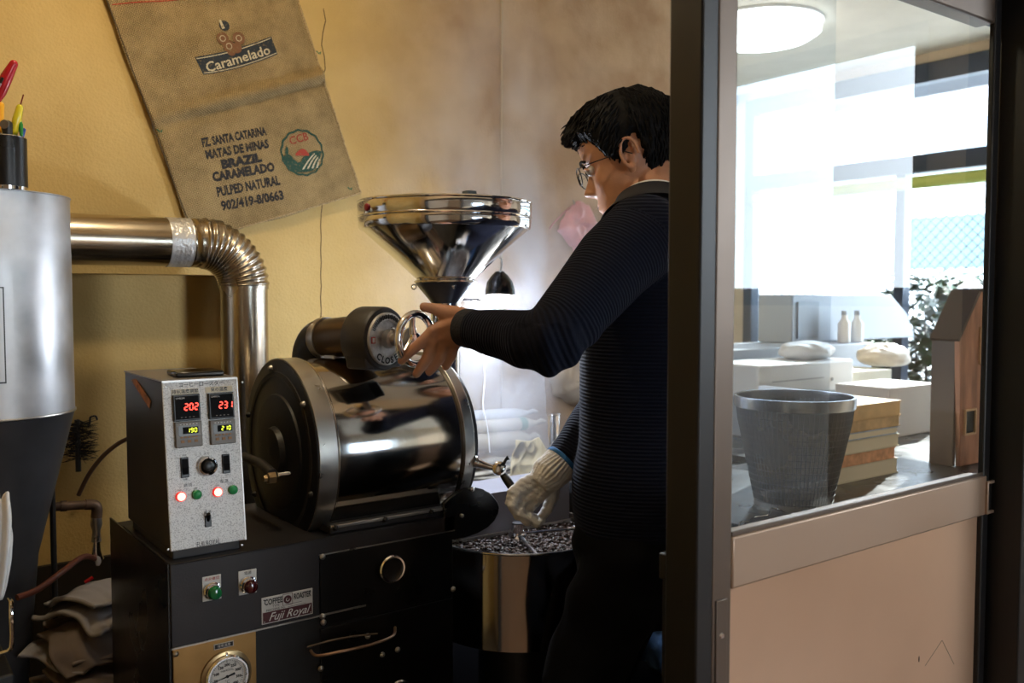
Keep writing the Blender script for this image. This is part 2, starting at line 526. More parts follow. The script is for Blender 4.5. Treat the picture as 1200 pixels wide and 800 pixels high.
# conduit and seams on the back wall
a = onY(587, 0, WY); b_ = onY(587, 330, WY)
struct('trim_3', MB().cyl((a.x, WY - 0.004, 0.9), (a.x, WY - 0.004, H), 0.004, n=12), mat('painted conduit', (0.50, 0.40, 0.26), 0.5))
cr = MB()
cpts = []
for k in range(30):
    y = 10 + 410 * k / 29
    q = onY(379 - (y > 200) * 3 + 2.5 * math.sin(k * 1.7) * (y < 250) + 0.5 * math.sin(k * 3.1), y, WY)
    cpts.append((q.x, WY - 0.0005, q.z))
cr.tube(cpts, 0.0011, 5)
struct('wall_crack', cr, m_seam)
# ================================================================== coffee roaster
YF = 1.47
bx0 = onY(200, 700, YF).x; bx1 = onY(533, 700, YF).x
ztop = onY(200, 661, YF).z
zmid = onY(201, 760, YF).z
print('ROASTER x', bx0, bx1, 'ztop', ztop, 'zmid', zmid)
roaster = thing('coffee_roaster', 'large black and steel drum coffee roaster with a conical hopper on top', 'roaster', (0.7, 1.65, 0))
YB = 1.86
# cabinet
cab = MB().box((bx0, YF + 0.006, 0.10), (bx1, YB, ztop - 0.012))
for (x, y) in ((bx0 + .04, YF + .05), (bx1 - .04, YF + .05), (bx0 + .04, YB - .05), (bx1 - .04, YB - .05)):
    cab.cyl((x, y, 0), (x, y, 0.11), 0.02)
part('cabinet', cab, black_iron, roaster, bevel=0.004)
# upper grey fascia: a band across the whole front, deeper on its near half
xs = onY(374, 640, YF).x
zs2 = onY(374, 650, YF).z
fas = MB()
poly = [(bx0, YF, zmid), (xs, YF, zmid), (xs, YF, zs2), (bx1, YF, zs2), (bx1, YF, ztop + 0.0), (bx0, YF, ztop)]
fas.prism(poly, (0, 0.006, 0))
fas.box((bx0, YF, ztop - 0.004), (bx1, YF + 0.30, ztop))
part('fascia_panel', fas, grey_panel, roaster, bevel=0.0015)
ed = MB().box((bx0, YF - 0.002, zmid - 0.002), (xs + 0.09, YF + 0.002, zmid + 0.0008))
ed.box((xs, YF - 0.0015, zs2 - 0.0015), (bx1, YF + 0.002, zs2 + 0.0005))
part('fascia_edge', ed, brushed, roaster)
# side skirt (seen from the end)
part('side_panel', MB().box((bx0 - 0.003, YF + 0.004, 0.10), (bx0, YB, ztop - 0.002)), black_gloss, roaster)
# black access door with porthole ring
part('access_door', MB().box((xs + 0.002, YF + 0.001, onY(374, 735, YF).z), (bx1 - 0.004, YF + 0.006, zs2 - 0.002)), black_gloss, roaster, bevel=0.001)
part('lower_door', MB().box((xs + 0.002, YF + 0.001, 0.2), (bx1 - 0.004, YF + 0.006, onY(374, 738, YF).z)), black_gloss, roaster, bevel=0.001)
def ring_at(px, py, R, r):
    c = onY(px, py, YF - 0.004)
    g = part('porthole_ring', MB().lathe(c, (0, 1, 0), [(-.004, R), (-.007, R - .002), (-.007, R - .005), (-.001, R - .0075), (.006, R - .0075), (.006, R)], 40, cap=False), chrome, roaster)
    part('porthole_glass', MB().lathe(c + V((0, .003, 0)), (0, 1, 0), [(0, R - .007), (0.003, R - .007)], 40), black_gloss, g)
ring_at(459, 666, 0.0265, 0.004)
ring_at(467, 812, 0.0265, 0.004)
def bolt(px, py, y=YF, r=0.005, par=None, mt=None, name='bolt'):
    c = onY(px, py, y)
    return part(name, MB().lathe(c, (0, -1, 0), [(-.002, r * 1.05), (0.001, r * 1.1), (.003, r * .8), (.0045, r * .3), (.0046, 0)], 12), mt or brushed, par or roaster)
for (x, y) in ((378, 652), (378, 722), (379, 729), (531, 690), (448, 767), (466, 761), (431, 745), (376, 783)):
    bolt(x, y)
# curved pull handle on the lower door
hp = [onY(364, 762, YF - .004), onY(372, 768, YF - 0.03), onY(400, 763, YF - 0.05), onY(435, 755, YF - 0.05), onY(460, 745, YF - .03), onY(463, 735, YF - .004)]
def smooth_path(pts, n=8):
    pts = [V(p) for p in pts]; out = []
    for i in range(len(pts) - 1):
        p0 = pts[max(i - 1, 0)]; p1 = pts[i]; p2 = pts[i + 1]; p3 = pts[min(i + 2, len(pts) - 1)]
        for k in range(n):
            t = k / n
            out.append(0.5 * ((2 * p1) + (-p0 + p2) * t + (2 * p0 - 5 * p1 + 4 * p2 - p3) * t * t + (-p0 + 3 * p1 - 3 * p2 + p3) * t ** 3))
    out.append(pts[-1]); return out
part('pull_handle', MB().tube(smooth_path(hp), 0.0028, 10), mat('worn copper rod', (0.35, 0.22, 0.15), 0.35, 0.8), roaster)
hp2 = [onY(360, 758, YF - .004), onY(385, 751, YF - 0.02), onY(410, 746, YF - 0.02), onY(442, 742, YF - .004)]
part('cable', MB().tube(smooth_path(hp2), 0.0018, 8), mat('dull brown cable', (0.10, 0.07, 0.05), 0.5), roaster)

# ---- gauge on a brass sheet
bz1 = zmid - 0.002; bxr = onY(300, 745, YF).x; bz0 = 0.40
gp = part('gauge_panel', MB().box((bx0 + 0.002, YF + 0.0, bz0), (bxr, YF + 0.006, bz1)), brass, roaster, bevel=0.001)
bolt(206, 766, YF, 0.0045, gp, brushed, 'screw')
gc = onY(265, 791, YF)
R = 0.034
part('gauge_flange', MB().lathe(gc, (0, -1, 0), [(0, .0425), (.003, .0425), (.004, .041), (.004, .03)], 48, cap=False), mat('satin brass ring', (0.46, 0.33, 0.17), 0.3, 0.9), gp)
part('gauge_bezel', MB().lathe(gc, (0, -1, 0), [(0, .0365), (.009, .0365), (.012, .034), (.012, .0315), (.007, .030)], 48, cap=False), chrome, gp)
gface = part('gauge_face', MB().lathe(gc, (0, -1, 0), [(0.0, .031), (.005, .031)], 40), mat('cream dial', (0.78, 0.74, 0.68), 0.5), gp)
tk = MB()
for k in range(41):
    a = math.radians(225 - 270 * k / 40)
    l = 0.0045 if k % 5 == 0 else 0.0022
    d = V((math.cos(a), 0, math.sin(a))); q = V((-d.z, 0, d.x))
    c = gc + d * (0.0275 - l / 2) + V((0, -.0053, 0))
    tk.obox(c, d * l / 2, q * (0.0005 if k % 5 == 0 else .00025), V((0, .0002, 0)))
for k, s in enumerate(['0', '50', '100', '150', '200', '250', '300', '350', '400']):
    a = math.radians(225 - 270 * k / 8)
    t_ = text_on(s, 0.0062, gc + V((math.cos(a) * .0195, -.0052, math.sin(a) * .0195)), (1, 0, 0), (0, 0, 1), bold=0.0002)
    tk.add(t_.v, t_.f)
t_ = text_on('°C', 0.0075, gc + V((0, -.0052, -.009)), (1, 0, 0), (0, 0, 1)); tk.add(t_.v, t_.f)
t_ = text_on('FUJI ROYAL', 0.0042, gc + V((0, -.0052, .0105)), (1, 0, 0), (0, 0, 1)); tk.add(t_.v, t_.f)
part('dial_markings', tk, black_plastic, gface)
nd = MB(); a = math.radians(192); d = V((math.cos(a), 0, math.sin(a))); q = V((-d.z, 0, d.x))
nd.prism([gc + d * .024 + V((0, -.007, 0)), gc - q * .0012 - d * .002 + V((0, -.007, 0)), gc - d * .013 - q * .002 + V((0, -.007, 0)), gc - d * .013 + q * .002 + V((0, -.007, 0)), gc + q * .0012 - d * .002 + V((0, -.007, 0))], (0, .0006, 0))
nd.cyl(gc + V((0, -.008, 0)), gc + V((0, -.005, 0)), .0022, n=12)
part('needle', nd, black_plastic, gface)
for a in (90, -30, 210):
    c = gc + V((math.cos(math.radians(a)) * .0385, -.003, math.sin(math.radians(a)) * .0385))
    part('screw', MB().lathe(c, (0, -1, 0), [(0, .0022), (.0025, .0018), (.0028, 0)], 10), chrome, gp)
pc = onY(262, 755.5, YF)
pl_ = part('name_strip', MB().box((pc.x - .0165, YF - .0016, pc.z - .0045), (pc.x + .0165, YF, pc.z + .0045)), brushed, gp)
part('strip_field', MB().box((pc.x - .015, YF - .0022, pc.z - .0034), (pc.x + .015, YF - .001, pc.z + .0034)), black_plastic, pl_)
part('lettering', text_on('排気温度', 0.0055, V((pc.x, YF - .0022, pc.z)), (1, 0, 0), (0, 0, 1)), white_paint, pl_, smooth=0)

# ---- the two indicator lamps on little plates
def lamp_plate(px, py, pxl, pyl, lens_mat, txt, tcol, lens):
    c = onY(px, py, YF)
    w, h = .0155, .0205
    pm = MB()
    pm.box((c.x - w, YF - .0015, c.z - h), (c.x + w, YF, c.z + h))
    pl = part('lamp_plate', pm, white_paint, roaster, bevel=0.001)
    lc = V((c.x, YF - .0015, c.z - .004))
    part('lamp_bezel', MB().lathe(lc, (0, -1, 0), [(0, .0145), (.004, .0145), (.006, .0125), (.013, .0120), (.014, .011)], 32), chrome, pl)
    part(lens, MB().lathe(lc + V((0, -.012, 0)), (0, -1, 0), [(0, .0115), (.006, .0112), (.010, .009), (.0115, .005), (.012, 0)], 32), lens_mat, pl)
    part('lettering', text_on(txt, .0062, V((c.x, YF - .0015, c.z + .0155)), (1, 0, 0), (0, 0, 1)), tcol, pl, smooth=0)
m_redtxt = mat('red print', (0.5, 0.05, 0.04), 0.5)
lamp_plate(248, 688.5, 0, 0, mat('green glass lens', (0.01, 0.16, 0.05), 0.12, coat=0.6), '点火確認', m_redtxt, 'green_lens')
lamp_plate(290, 681.5, 0, 0, mat('dark red glass lens', (0.05, 0.004, 0.006), 0.12, coat=0.6), '電源', black_plastic, 'dark_red_lens')

# ---- nameplate
na = onY(306.5, 732, YF); nb = onY(366, 690.5, YF)
nz0, nz1 = onY(306.5, 732, YF).z, onY(306.5, 700.5, YF).z
npl = part('nameplate', MB().box((na.x, YF - .0014, nz0), (nb.x, YF, nz1)), mat('nickel plate', (0.66, 0.64, 0.60), 0.4, 0.3), roaster, bevel=0.0012)
mx_ = (na.x + nb.x) / 2; nw = nb.x - na.x; nh = nz1 - nz0
m_maroon = mat('maroon enamel', (0.075, 0.012, 0.016), 0.4)
part('maroon_band', MB().box((na.x + .002, YF - .0020, nz0 + .002), (nb.x - .002, YF - .0012, nz0 + nh * .44)), m_maroon, npl)
part('script_lettering', text_on('Fuji Royal', nh * .42, V((mx_ + .001, YF - .0021, nz0 + nh * .23)), (1, 0, 0), (0, 0, 1), shear=0.45, width=nw * .82, bold=0.0001), white_paint, npl, smooth=0)
tm = text_on('COFFEE', nh * .30, V((na.x + nw * .225, YF - .0014, nz0 + nh * .80)), (1, 0, 0), (0, 0, 1), width=nw * .35, bold=0.0004)
t_ = text_on('ROASTER', nh * .30, V((na.x + nw * .79, YF - .0014, nz0 + nh * .80)), (1, 0, 0), (0, 0, 1), width=nw * .34, bold=0.0004); tm.add(t_.v, t_.f)
t_ = text_on('TYPE', nh * .12, V((na.x + nw * .27, YF - .0014, nz0 + nh * .62)), (1, 0, 0), (0, 0, 1)); tm.add(t_.v, t_.f)
t_ = text_on('MACHINE No.', nh * .12, V((na.x + nw * .27, YF - .0014, nz0 + nh * .50)), (1, 0, 0), (0, 0, 1)); tm.add(t_.v, t_.f)
for (u0, u1, v) in ((.5, .78, .57), (.5, .86, .47)):
    tm.box((na.x + nw * u0, YF - .0018, nz0 + nh * v), (na.x + nw * u1, YF - .0014, nz0 + nh * v + .0005))
part('black_lettering', tm, black_plastic, npl, smooth=0)
ec = V((mx_, YF - .0016, nz0 + nh * .76))
em = MB().lathe(ec, (0, -1, 0), [(0, nh * .155), (.0005, nh * .155)], 24)
em.torus(ec + V((0, -.0003, 0)), (0, 1, 0), nh * .10, .0005, 20, 6)
part('round_emblem', em, m_maroon, npl)
fr_ = MB()
for sx in (-1, 1): fr_.box((mx_ + sx * nh * .19 - .0003, YF - .002, nz0 + nh * .56), (mx_ + sx * nh * .19 + .0003, YF - .0012, nz0 + nh * .97))
for zz in (.56, .97): fr_.box((mx_ - nh * .19, YF - .002, nz0 + nh * zz - .0003), (mx_ + nh * .19, YF - .0012, nz0 + nh * zz + .0003))
part('emblem_frame', fr_, m_maroon, npl)
part('emblem_curl', MB().torus(ec + V((0, -.0008, 0)), (0, 1, 0), nh * .06, .0006, 16, 6, 0.5, 5.2), white_paint, npl)
for (u, v) in ((.05, .9), (.95, .9), (.05, .09), (.95, .09)):
    part('rivet', MB().lathe((na.x + nw * u, YF - .0014, nz0 + nh * v), (0, -1, 0), [(0, .0014), (.001, .001), (.0012, 0)], 8), black_plastic if v > .5 else brushed, npl)

# ---- drum
DX0, DX1 = 0.672, 1.002
DC = V((0, 1.655, 0))
dz = onX(322, 531, DX0)
DR = 0.180
DZ = 0.998
DCY = YF + DR + 0.005
print('DRUM centre px', pix((DX0, DCY, DZ)), pix((DX1, DCY, DZ)), dz)
ax = V((1, 0, 0)); dc = V((0, DCY, DZ))
drum = part('drum', MB().lathe(dc + ax * DX0, ax, [(0.022, 0), (0.022, DR - .006), (0.03, DR - .0035), (DX1 - DX0 - .03, DR - .0035), (DX1 - DX0 - .02, DR - .01), (DX1 - DX0 - .02, 0)], 128), drum_steel, roaster, smooth=30)
def band(x, w, r, name='drum_band', mt=None):
    return part(name, MB().lathe(dc + ax * x, ax, [(0, r - .012), (0, r - .0006), (.0008, r), (w - .0008, r), (w, r - .0006), (w, r - .012)], 128, cap=False), mt or brushed, roaster, smooth=30)
band(DX0, 0.036, DR)
band(DX0 + .0385, 0.003, DR - .0015, 'drum_seam_band', steel)
band(DX1 - .022, 0.022, DR + .001)
# rear (near) end plate, black, with stepped ring, bearing and bracket
part('end_plate', MB().lathe(dc + ax * (DX0 - .004), ax, [(0.0, 0), (0, DR - .006), (0.002, DR - .003), (.02, DR - .003)], 96), black_iron, roaster)
part('bearing_ring', MB().lathe(dc + ax * (DX0 - .004), ax, [(0, .112), (-.004, .110), (-.005, .106), (-.006, .050), (-.016, .046), (-.018, .0)], 64), black_iron, roaster)
part('flange_disc', MB().lathe(dc + ax * (DX0 - .004), ax, [(0, DR * .86), (-.0012, DR * .855), (-.0012, DR * .8)], 96, cap=False), black_iron, roaster)
for k in range(6):
    a = math.radians(20 + 60 * k)
    c = dc + ax * (DX0 - .004) + V((0, math.cos(a) * DR * .9, math.sin(a) * DR * .9))
    part('bolt', MB().lathe(c, (-1, 0, 0), [(0, .006), (.004, .0055), (.007, .003), (.0075, 0)], 12), brushed if k in (1, 2) else black_iron, roaster)
# bearing bracket in front of the end plate: a black arm with a steel shaft end
br = MB()
xA = DX0 - .05
pA = onX(286, 535, xA); pB = onX(306, 543, xA); pC = onX(319, 556, xA)
br.tube([pA, pB, pC], [.009, .009, .011], 14)
part('bearing_bracket', br, grey_cast, roaster)
part('shaft_end', MB().cyl(onX(326, 556, DX0 - .03), onX(326, 556, DX0 - .03) + V((.06, -.012, .002)), .0045), steel, roaster)
part('shaft_nut', MB().lathe(onX(316, 560, DX0 - .055), (-1, 0, 0), [(-.01, .011), (.004, .011), (.006, .007), (.012, .006), (.012, 0)], 6), mat('worn brass nut', (0.4, 0.28, 0.15), 0.35, 0.8), roaster)
# drum bed rail with bolts
rz = onY(374, 631, YF - .0).z
rl = MB()
zr = ztop + 0.012
rl.box((DX0 + .02, YF + .012, ztop), (bx1, YF + .20, zr + 0.002))
part('drum_bed', rl, grey_cast, roaster, bevel=.002)
part('bed_rail', MB().box((DX0 + .02, YF + .004, zr), (bx1 + .0, YF + .02, zr + .006)), brushed, roaster, bevel=.001)
for x in (0.70, 0.80, 0.90, bx1 - .02):
    part('bolt', MB().lathe((x, YF + .006, zr + .001), (0, -1, 0), [(0, .006), (.004, .0055), (.008, .003), (.0085, 0)], 6), black_iron, roaster)
# front end plate of the roaster (beyond the drum)
part('front_plate', MB().lathe(dc + ax * (DX1 - .002), ax, [(0, DR - .012), (.02, DR - .014), (.03, DR - .03), (.03, 0)], 96), grey_cast, roaster)
part('front_casting', MB().box((DX1 - .03, DCY - .11, ztop - .02), (DX1 + .025, DCY + .11, DZ)), grey_cast, roaster, bevel=.01)
# black lobe-shaped guard below the front end
gq = []
XG = DX1 - 0.02
gpix = [(546, 572), (556, 571), (566, 573), (574, 577), (580, 583), (584, 589), (585.5, 595), (584, 602), (580, 610), (572, 618), (560, 625), (545, 630), (528, 633), (520, 620), (520, 590), (534, 578)]
gt = 1.70
gpoly = [P(x, y, gt) for (x, y) in gpix]
gpoly = [onY(x, y, YF - .0) for (x, y) in gpix]
part('discharge_guard', MB().prism(gpoly, (0, .01, 0)), black_gloss, roaster, bevel=.002)
c = onY(553, 573, YF - .002); part('bolt', MB().lathe(c, (0, -1, 0), [(-.002, .005), (.003, .005), (.005, .003), (.0055, 0)], 10), chrome, roaster)
c = onY(541, 604, YF - .002); part('bolt', MB().lathe(c, (0, -1, 0), [(-.002, .004), (.003, .004), (.005, .003), (.0055, 0)], 10), brushed, roaster)
# chute lever held by the gloved hand
l0 = V((DX1 + .01, 1.57, 0)); q0 = P(556, 541, 1.80); q1 = P(588, 549, 1.80); q2 = P(608, 582, 1.765)
lv = part('lever_arm', MB().tube([q0, P(562, 543, 1.8), P(575, 547, 1.80), q1], [.010, .0085, .0065, .007], 16), steel_clean, roaster)
part('lever_collar', MB().lathe(P(585, 549, 1.80), (q1 - q0).cross(FWD).normalized() * 0.2 - FWD, [(-.014, .010), (-.012, .014), (.012, .014), (.015, .010), (.0155, 0)], 20), steel, lv)
part('lever_grip', MB().tube([P(589, 556, 1.795), P(594, 562, 1.79), P(605, 578, 1.77), P(610, 586, 1.765)], [.0065, .0085, .0085, .0075], 16), black_gloss, lv)
part('lever_thumbscrew', MB().tube([P(589, 546, 1.79), P(593, 538, 1.785), P(596, 536, 1.785)], [.0035, .003, .005], 10), black_iron, lv)
part('lever_pivot', MB().cyl(V((DX1 + .005, q0.y, q0.z)), q0, .012), steel, lv)

# ---- hopper
HX, HY = 1.052, DCY + .005
HC = V((HX, HY, 0)); tH = pix((HX, HY, 1.4))[2]
print('HOPPER px', pix((HX, HY, 1.4)))
def zh(y): return 1.3 + (345 - y) / FPX * tH * 1.0
HR = 0.5 * 203 / FPX * tH * 1.0
zt, zb, zn = zh(240), zh(272), zh(330)
hz = [zh(241), zh(268)]
cone = MB().lathe((HX, HY, 0), (0, 0, 1), [(zh(329), HR * .33), (zh(329) + .004, HR * .335), (zh(270), HR * .955), (zh(268), HR * .965), (zh(268) + .0015, HR * .95), (zh(329) + .004, HR * .325)], 96, cap=False)
hop = part('hopper_cone', cone, steel_clean, roaster, smooth=25)
def hband(z0, z1, r0, r1, name, mt):
    return part(name, MB().lathe((HX, HY, 0), (0, 0, 1), [(z0, r0 - .004), (z0, r0), (z0 + (z1 - z0) * .15, r0 + .002), (z1 - (z1 - z0) * .15, r1 + .002), (z1, r1), (z1, r1 - .004), (z0, r0 - .004)], 96, cap=False), mt, roaster, smooth=40)
hband(zh(270), zh(257), HR * .975, HR * .985, 'hopper_lower_band', steel_clean)
hband(zh(256), zh(240), HR * .985, HR * .99, 'hopper_upper_band', steel_clean)
part('hopper_rim', MB().torus((HX, HY, zh(239.5)), (0, 0, 1), HR * .99, .003, 96, 10), chrome, roaster)
part('hopper_bead', MB().torus((HX, HY, zh(256.5)), (0, 0, 1), HR * .998, .002, 96, 8), chrome, roaster)
part('hopper_collar', MB().torus((HX, HY, zh(330)), (0, 0, 1), HR * .345, .003, 48, 8), steel, roaster)
neck = MB().lathe((HX, HY, 0), (0, 0, 1), [(zh(358), HR * .16), (zh(354), HR * .17), (zh(333), HR * .34), (zh(329), HR * .35), (zh(329), HR * .3)], 64, cap=False)
part('hopper_neck', neck, mat('blued steel', (0.13, 0.14, 0.17), 0.30, 0.9), roaster)
part('neck_screw', MB().lathe(V((HX, HY, zh(336))) + V((-HR * .31 * .25, -HR * .31 * .95, 0)), (-.25, -.95, 0), [(-.003, .005), (.004, .005), (.005, 0)], 12), chrome, roaster)
part('neck_eyelet', MB().torus(V((HX, HY, zh(336))) + RGT * (-HR * .365), FWD, .005, .0015, 20, 8), steel, roaster)
chute = MB().cyl((HX, HY, DZ + DR * .55), (HX, HY, zh(355)), HR * .17, n=32)
part('feed_chute', chute, steel, roaster)
part('chute_slide', MB().box((HX - .002, HY - .012, zh(352)), (HX + .085, HY + .012, zh(352) + .003)), steel, roaster)
lc = V((HX, HY, zh(238)))
part('lid_knob', MB().box(P(550, 229, tH) - V((.012, .012, .012)), P(550, 229, tH) + V((.012, .012, .010))), mat('grey plastic block', (0.09, 0.12, 0.15), 0.4), roaster, bevel=.002)
part('hopper_lid', MB().lathe((HX, HY, zh(241)), (0, 0, 1), [(0, HR * .97), (.002, HR * .97), (.004, HR * .5), (.005, 0)], 64), steel, roaster)
q = V((HX, HY, zh(249))) + (RGT * -.80 - _f0 * .6).normalized() * HR * .99
part('red_stop_button', MB().lathe(q, (RGT * -.80 - _f0 * .6), [(-.002, .008), (.004, .008), (.006, .006), (.0065, 0)], 20), mat('dark red plastic', (0.22, 0.01, 0.02), 0.3), roaster)

# ---- damper with numbered dial and hand wheel
u_in = V((-.30, .954, 0)).normalized(); n_out = -u_in; ud = V((u_in.y, -u_in.x, 0))    # ud: to the side
dialc = P(455, 397, 1.665)
wheelc = P(487, 397, 1.60)
RD = 31.0 / FPX * 1.665
house = MB().lathe(dialc - n_out * .066, n_out, [(0, RD * 1.18), (0.004, RD * 1.22), (.054, RD * 1.22), (.060, RD * 1.16), (.060, 0)], 64)
hs = part('damper_housing', house, grey_cast, roaster, bevel=.001)
base_ = MB().prism([dialc - n_out * .062 + ud * s * RD * w + V((0, 0, h)) for (s, w, h) in ((-1, 1.15, -.0), (-1, .95, -.055), (1, .95, -.055), (1, 1.15, 0))], n_out * .052)
part('damper_saddle', base_, grey_cast, roaster, bevel=.004)
dial = part('damper_dial', MB().lathe(dialc - n_out * .007, n_out, [(0, RD), (.004, RD), (.006, RD * .97), (.006, RD * .70), (.003, RD * .67), (.003, 0)], 64), mat('sand cast aluminium', (.62, .60, .58), .5, .5, var=.2, vscale=60, bump=.3, bscale=200), roaster)
dl = MB()
for k in range(26):
    a = math.radians(25 + k * 130 / 25)
    c = dialc + (ud * math.cos(a) + V((0, 0, 1)) * math.sin(a)) * RD * .84
    d = (ud * math.cos(a) + V((0, 0, 1)) * math.sin(a))
    dl.obox(c, d * (.0042 if k % 2 == 0 else .003), d.cross(n_out) * .0007, n_out * .0008)
for s_, a0 in (('8', 150), ('CLOSE', 0), ('OPEN', 0)):
    pass
part('dial_ticks', dl, black_plastic, dial, smooth=0)['kind'] = 'stuff'; dl = MB()
for k, ch in enumerate('CLOSE'):
    a = math.radians(232 + k * 17)
    d = (ud * math.cos(a) + V((0, 0, 1)) * math.sin(a))
    t_ = text_on(ch, .0165, dialc + d * RD * .83, d.cross(n_out) * -1 if False else n_out.cross(d) * -1 if False else V((0, 0, 0)) + (d.cross(n_out)) * (-1 if (d.cross(n_out)).dot(ud) < 0 else 1), -d, bold=.0007)
    dl.add(t_.v, t_.f)
part('dial_lettering', dl, black_plastic, dial, smooth=0)
part('dial_window', MB().obox(dialc - ud * RD * .80 + V((0, 0, -.001)) + n_out * .0003, ud * .0045, V((0, 0, .006)), n_out * .0008), m_redtxt, dial)
part('dial_window_mark', MB().obox(dialc - ud * RD * .80 + V((0, 0, -.001)) + n_out * .001, ud * .0028, V((0, 0, .0042)), n_out * .0004), white_paint, dial)
part('dial_hub', MB().lathe(dialc, n_out, [(0, .018), (.012, .017), (.014, .012), (.05, .0095), (.072, .0095)], 32), brushed, dial)
pt = MB().tube([dialc + n_out * .012 + V((0, 0, .004)), dialc + n_out * .02 + ud * -.004 + V((0, 0, .018)), dialc + n_out * .02 - ud * .012 + V((0, 0, .020))], [.005, .004, .0035], 10)
part('dial_pointer', pt, chrome, dial)
part('lock_knob', MB().lathe(dialc + ud * .012 + V((0, 0, .014)), n_out, [(0, .007), (.012, .007), (.014, .004), (.0145, 0)], 16), chrome, dial)
RW = 29.5 / FPX * 1.60
wheel = part('hand_wheel', MB().torus(wheelc, n_out, RW, .0068, 64, 14), chrome, roaster)
part('wheel_hub', MB().lathe(wheelc - n_out * .010, n_out, [(-.03, .010), (0, .012), (.012, .012), (.014, .009), (.0145, 0)], 24), chrome, wheel)
for k in range(3):
    a = math.radians(100 + 120 * k)
    d = (ud * math.cos(a) + V((0, 0, 1)) * math.sin(a))
    part('spoke', MB().tube([wheelc + d * .008 - n_out * .006, wheelc + d * RW * .55 - n_out * .004, wheelc + d * RW], [.0085, .0055, .005], 12), steel_clean, wheel)
part('wheel_dark_web', MB().lathe(wheelc - n_out * .014, n_out, [(0, .020), (.003, .020)], 32), brushed, wheel)
# exhaust stub: short pipe to the side, elbow going down behind the drum
tE = 1.80
e0 = P(440, 392, 1.74); e1 = P(408, 394, 1.78); e2 = P(385, 396, 1.83)
rp = 25.0 / FPX * 1.8 * .93
part('exhaust_stub', MB().tube([e0, e1, e2], rp, 40), mat('sooty brown pipe', (0.10, 0.065, 0.035), 0.30, 0.8), roaster)
dirp = (e2 - e0).normalized()
part('stub_collar', MB().lathe(e2, dirp, [(0, rp * 1.0), (0, rp * 1.08), (.014, rp * 1.10), (.02, rp * 1.06), (.02, rp * .9)], 40, cap=False), brushed, roaster)
eb = []
cdn = e2 + dirp * .012 + V((0, 0, -rp * 1.05))
for k in range(9):
    a = math.radians(90 + 90 * k / 8)
    eb.append(cdn + (dirp * -math.cos(a) + V((0, 0, 1)) * math.sin(a)) * rp * 1.05)
eb.append(eb[-1] + V((0, 0, -.12)))
part('exhaust_elbow', MB().tube(eb, rp * 1.04, 40), black_iron, roaster)
c = e2 + dirp * -.02 + V((0, -.0, -.045)); part('elbow_box', MB().obox(c, ud * .022, n_out * .02, V((0, 0, .012))), brushed, roaster, bevel=.003)
# ================================================================== control box
def onPl(px, py, p0, n):
    d = ray(px, py); return CAM + d * ((V(p0) - CAM).dot(n) / d.dot(n))
YB0 = 1.482
c00 = onY(200, 646.5, YB0); c10 = onY(288, 633, YB0)
X0, X1 = c00.x, c10.x
zb0 = c00.z
tp = onX(189.5, 447.6, X0)
print('BOX', X0, X1, zb0, tp)
lean = V((0, tp.y - YB0, tp.z - zb0)); EZ = lean.normalized(); EX = V((1, 0, 0)); EN = EX.cross(EZ)   # EN points to the viewer
box = thing('control_box', 'grey speckled control box with red and yellow digital displays and round push lamps', 'control box', ((X0 + X1) / 2, YB0 + .12, ztop))
hb = zb0 - ztop
yb = onX(149.5, 609, X0).y; zbk = tp.z
case = MB()
prof = [(YB0 + .004, zb0), (yb, zb0), (yb, tp.z + .0), (tp.y + .004, tp.z)]
case.prism([(X0 + .001, y, z) for (y, z) in prof], (X1 - X0 - .002, 0, 0))
case.box((X0 + .006, YB0 + .012, ztop - .001), (X1 - .006, yb - .01, zb0 + .001))
part('case', case, mat('dark side sheet metal', (0.045, 0.042, 0.042), 0.42, 0.4, var=.15), box, bevel=.002)
part('top_cover', MB().prism([(X0, tp.y + .002, tp.z), (X0, yb + .002, tp.z), (X0, yb + .002, tp.z + .002), (X0, tp.y + .002, tp.z + .002)], (X1 - X0, 0, 0)), mat('grey top sheet', (.30, .28, .27), .4, .5), box)

def speckle():
    m, nt, b = node_mat('speckled light grey hammer paint')
    N, L = nt.nodes, nt.links
    tc = N.new('ShaderNodeTexCoord')
    n = N.new('ShaderNodeTexNoise'); n.inputs['Scale'].default_value = 520; n.inputs['Detail'].default_value = 2
    L.new(tc.outputs['Object'], n.inputs['Vector'])
    r = N.new('ShaderNodeValToRGB'); r.color_ramp.elements[0].position = .36; r.color_ramp.elements[1].position = .50
    r.color_ramp.elements[0].color = (.38, .36, .345, 1); r.color_ramp.elements[1].color = (.66, .64, .615, 1)
    L.new(n.outputs['Fac'], r.inputs[0]); L.new(r.outputs[0], b.inputs['Base Color'])
    b.inputs['Roughness'].default_value = .45; b.inputs['Metallic'].default_value = .25
    bp = N.new('ShaderNodeBump'); bp.inputs['Strength'].default_value = .3; bp.inputs['Distance'].default_value = .001
    L.new(n.outputs['Fac'], bp.inputs['Height']); L.new(bp.outputs[0], b.inputs['Normal'])
    return m
FO = V((X0, YB0, zb0))
PW, PH = X1 - X0, lean.length
fpm = MB(); fpm.prism([FO, FO + EX * PW, FO + EX * PW + EZ * PH, FO + EZ * PH], -EN * .003)
fpan = part('front_panel', fpm, speckle(), box, bevel=.0012)
fe = MB(); fe.obox(FO + EX * PW / 2 + EZ * PH - EN * .001, EX * PW / 2, EZ * .0015, EN * .002); fe.obox(FO + EX * PW + EZ * PH / 2 - EN * .001, EX * .001, EZ * PH / 2, EN * .002)
part('panel_edge', fe, mat('bright panel edge', (.7, .68, .65), .35, .5), box)

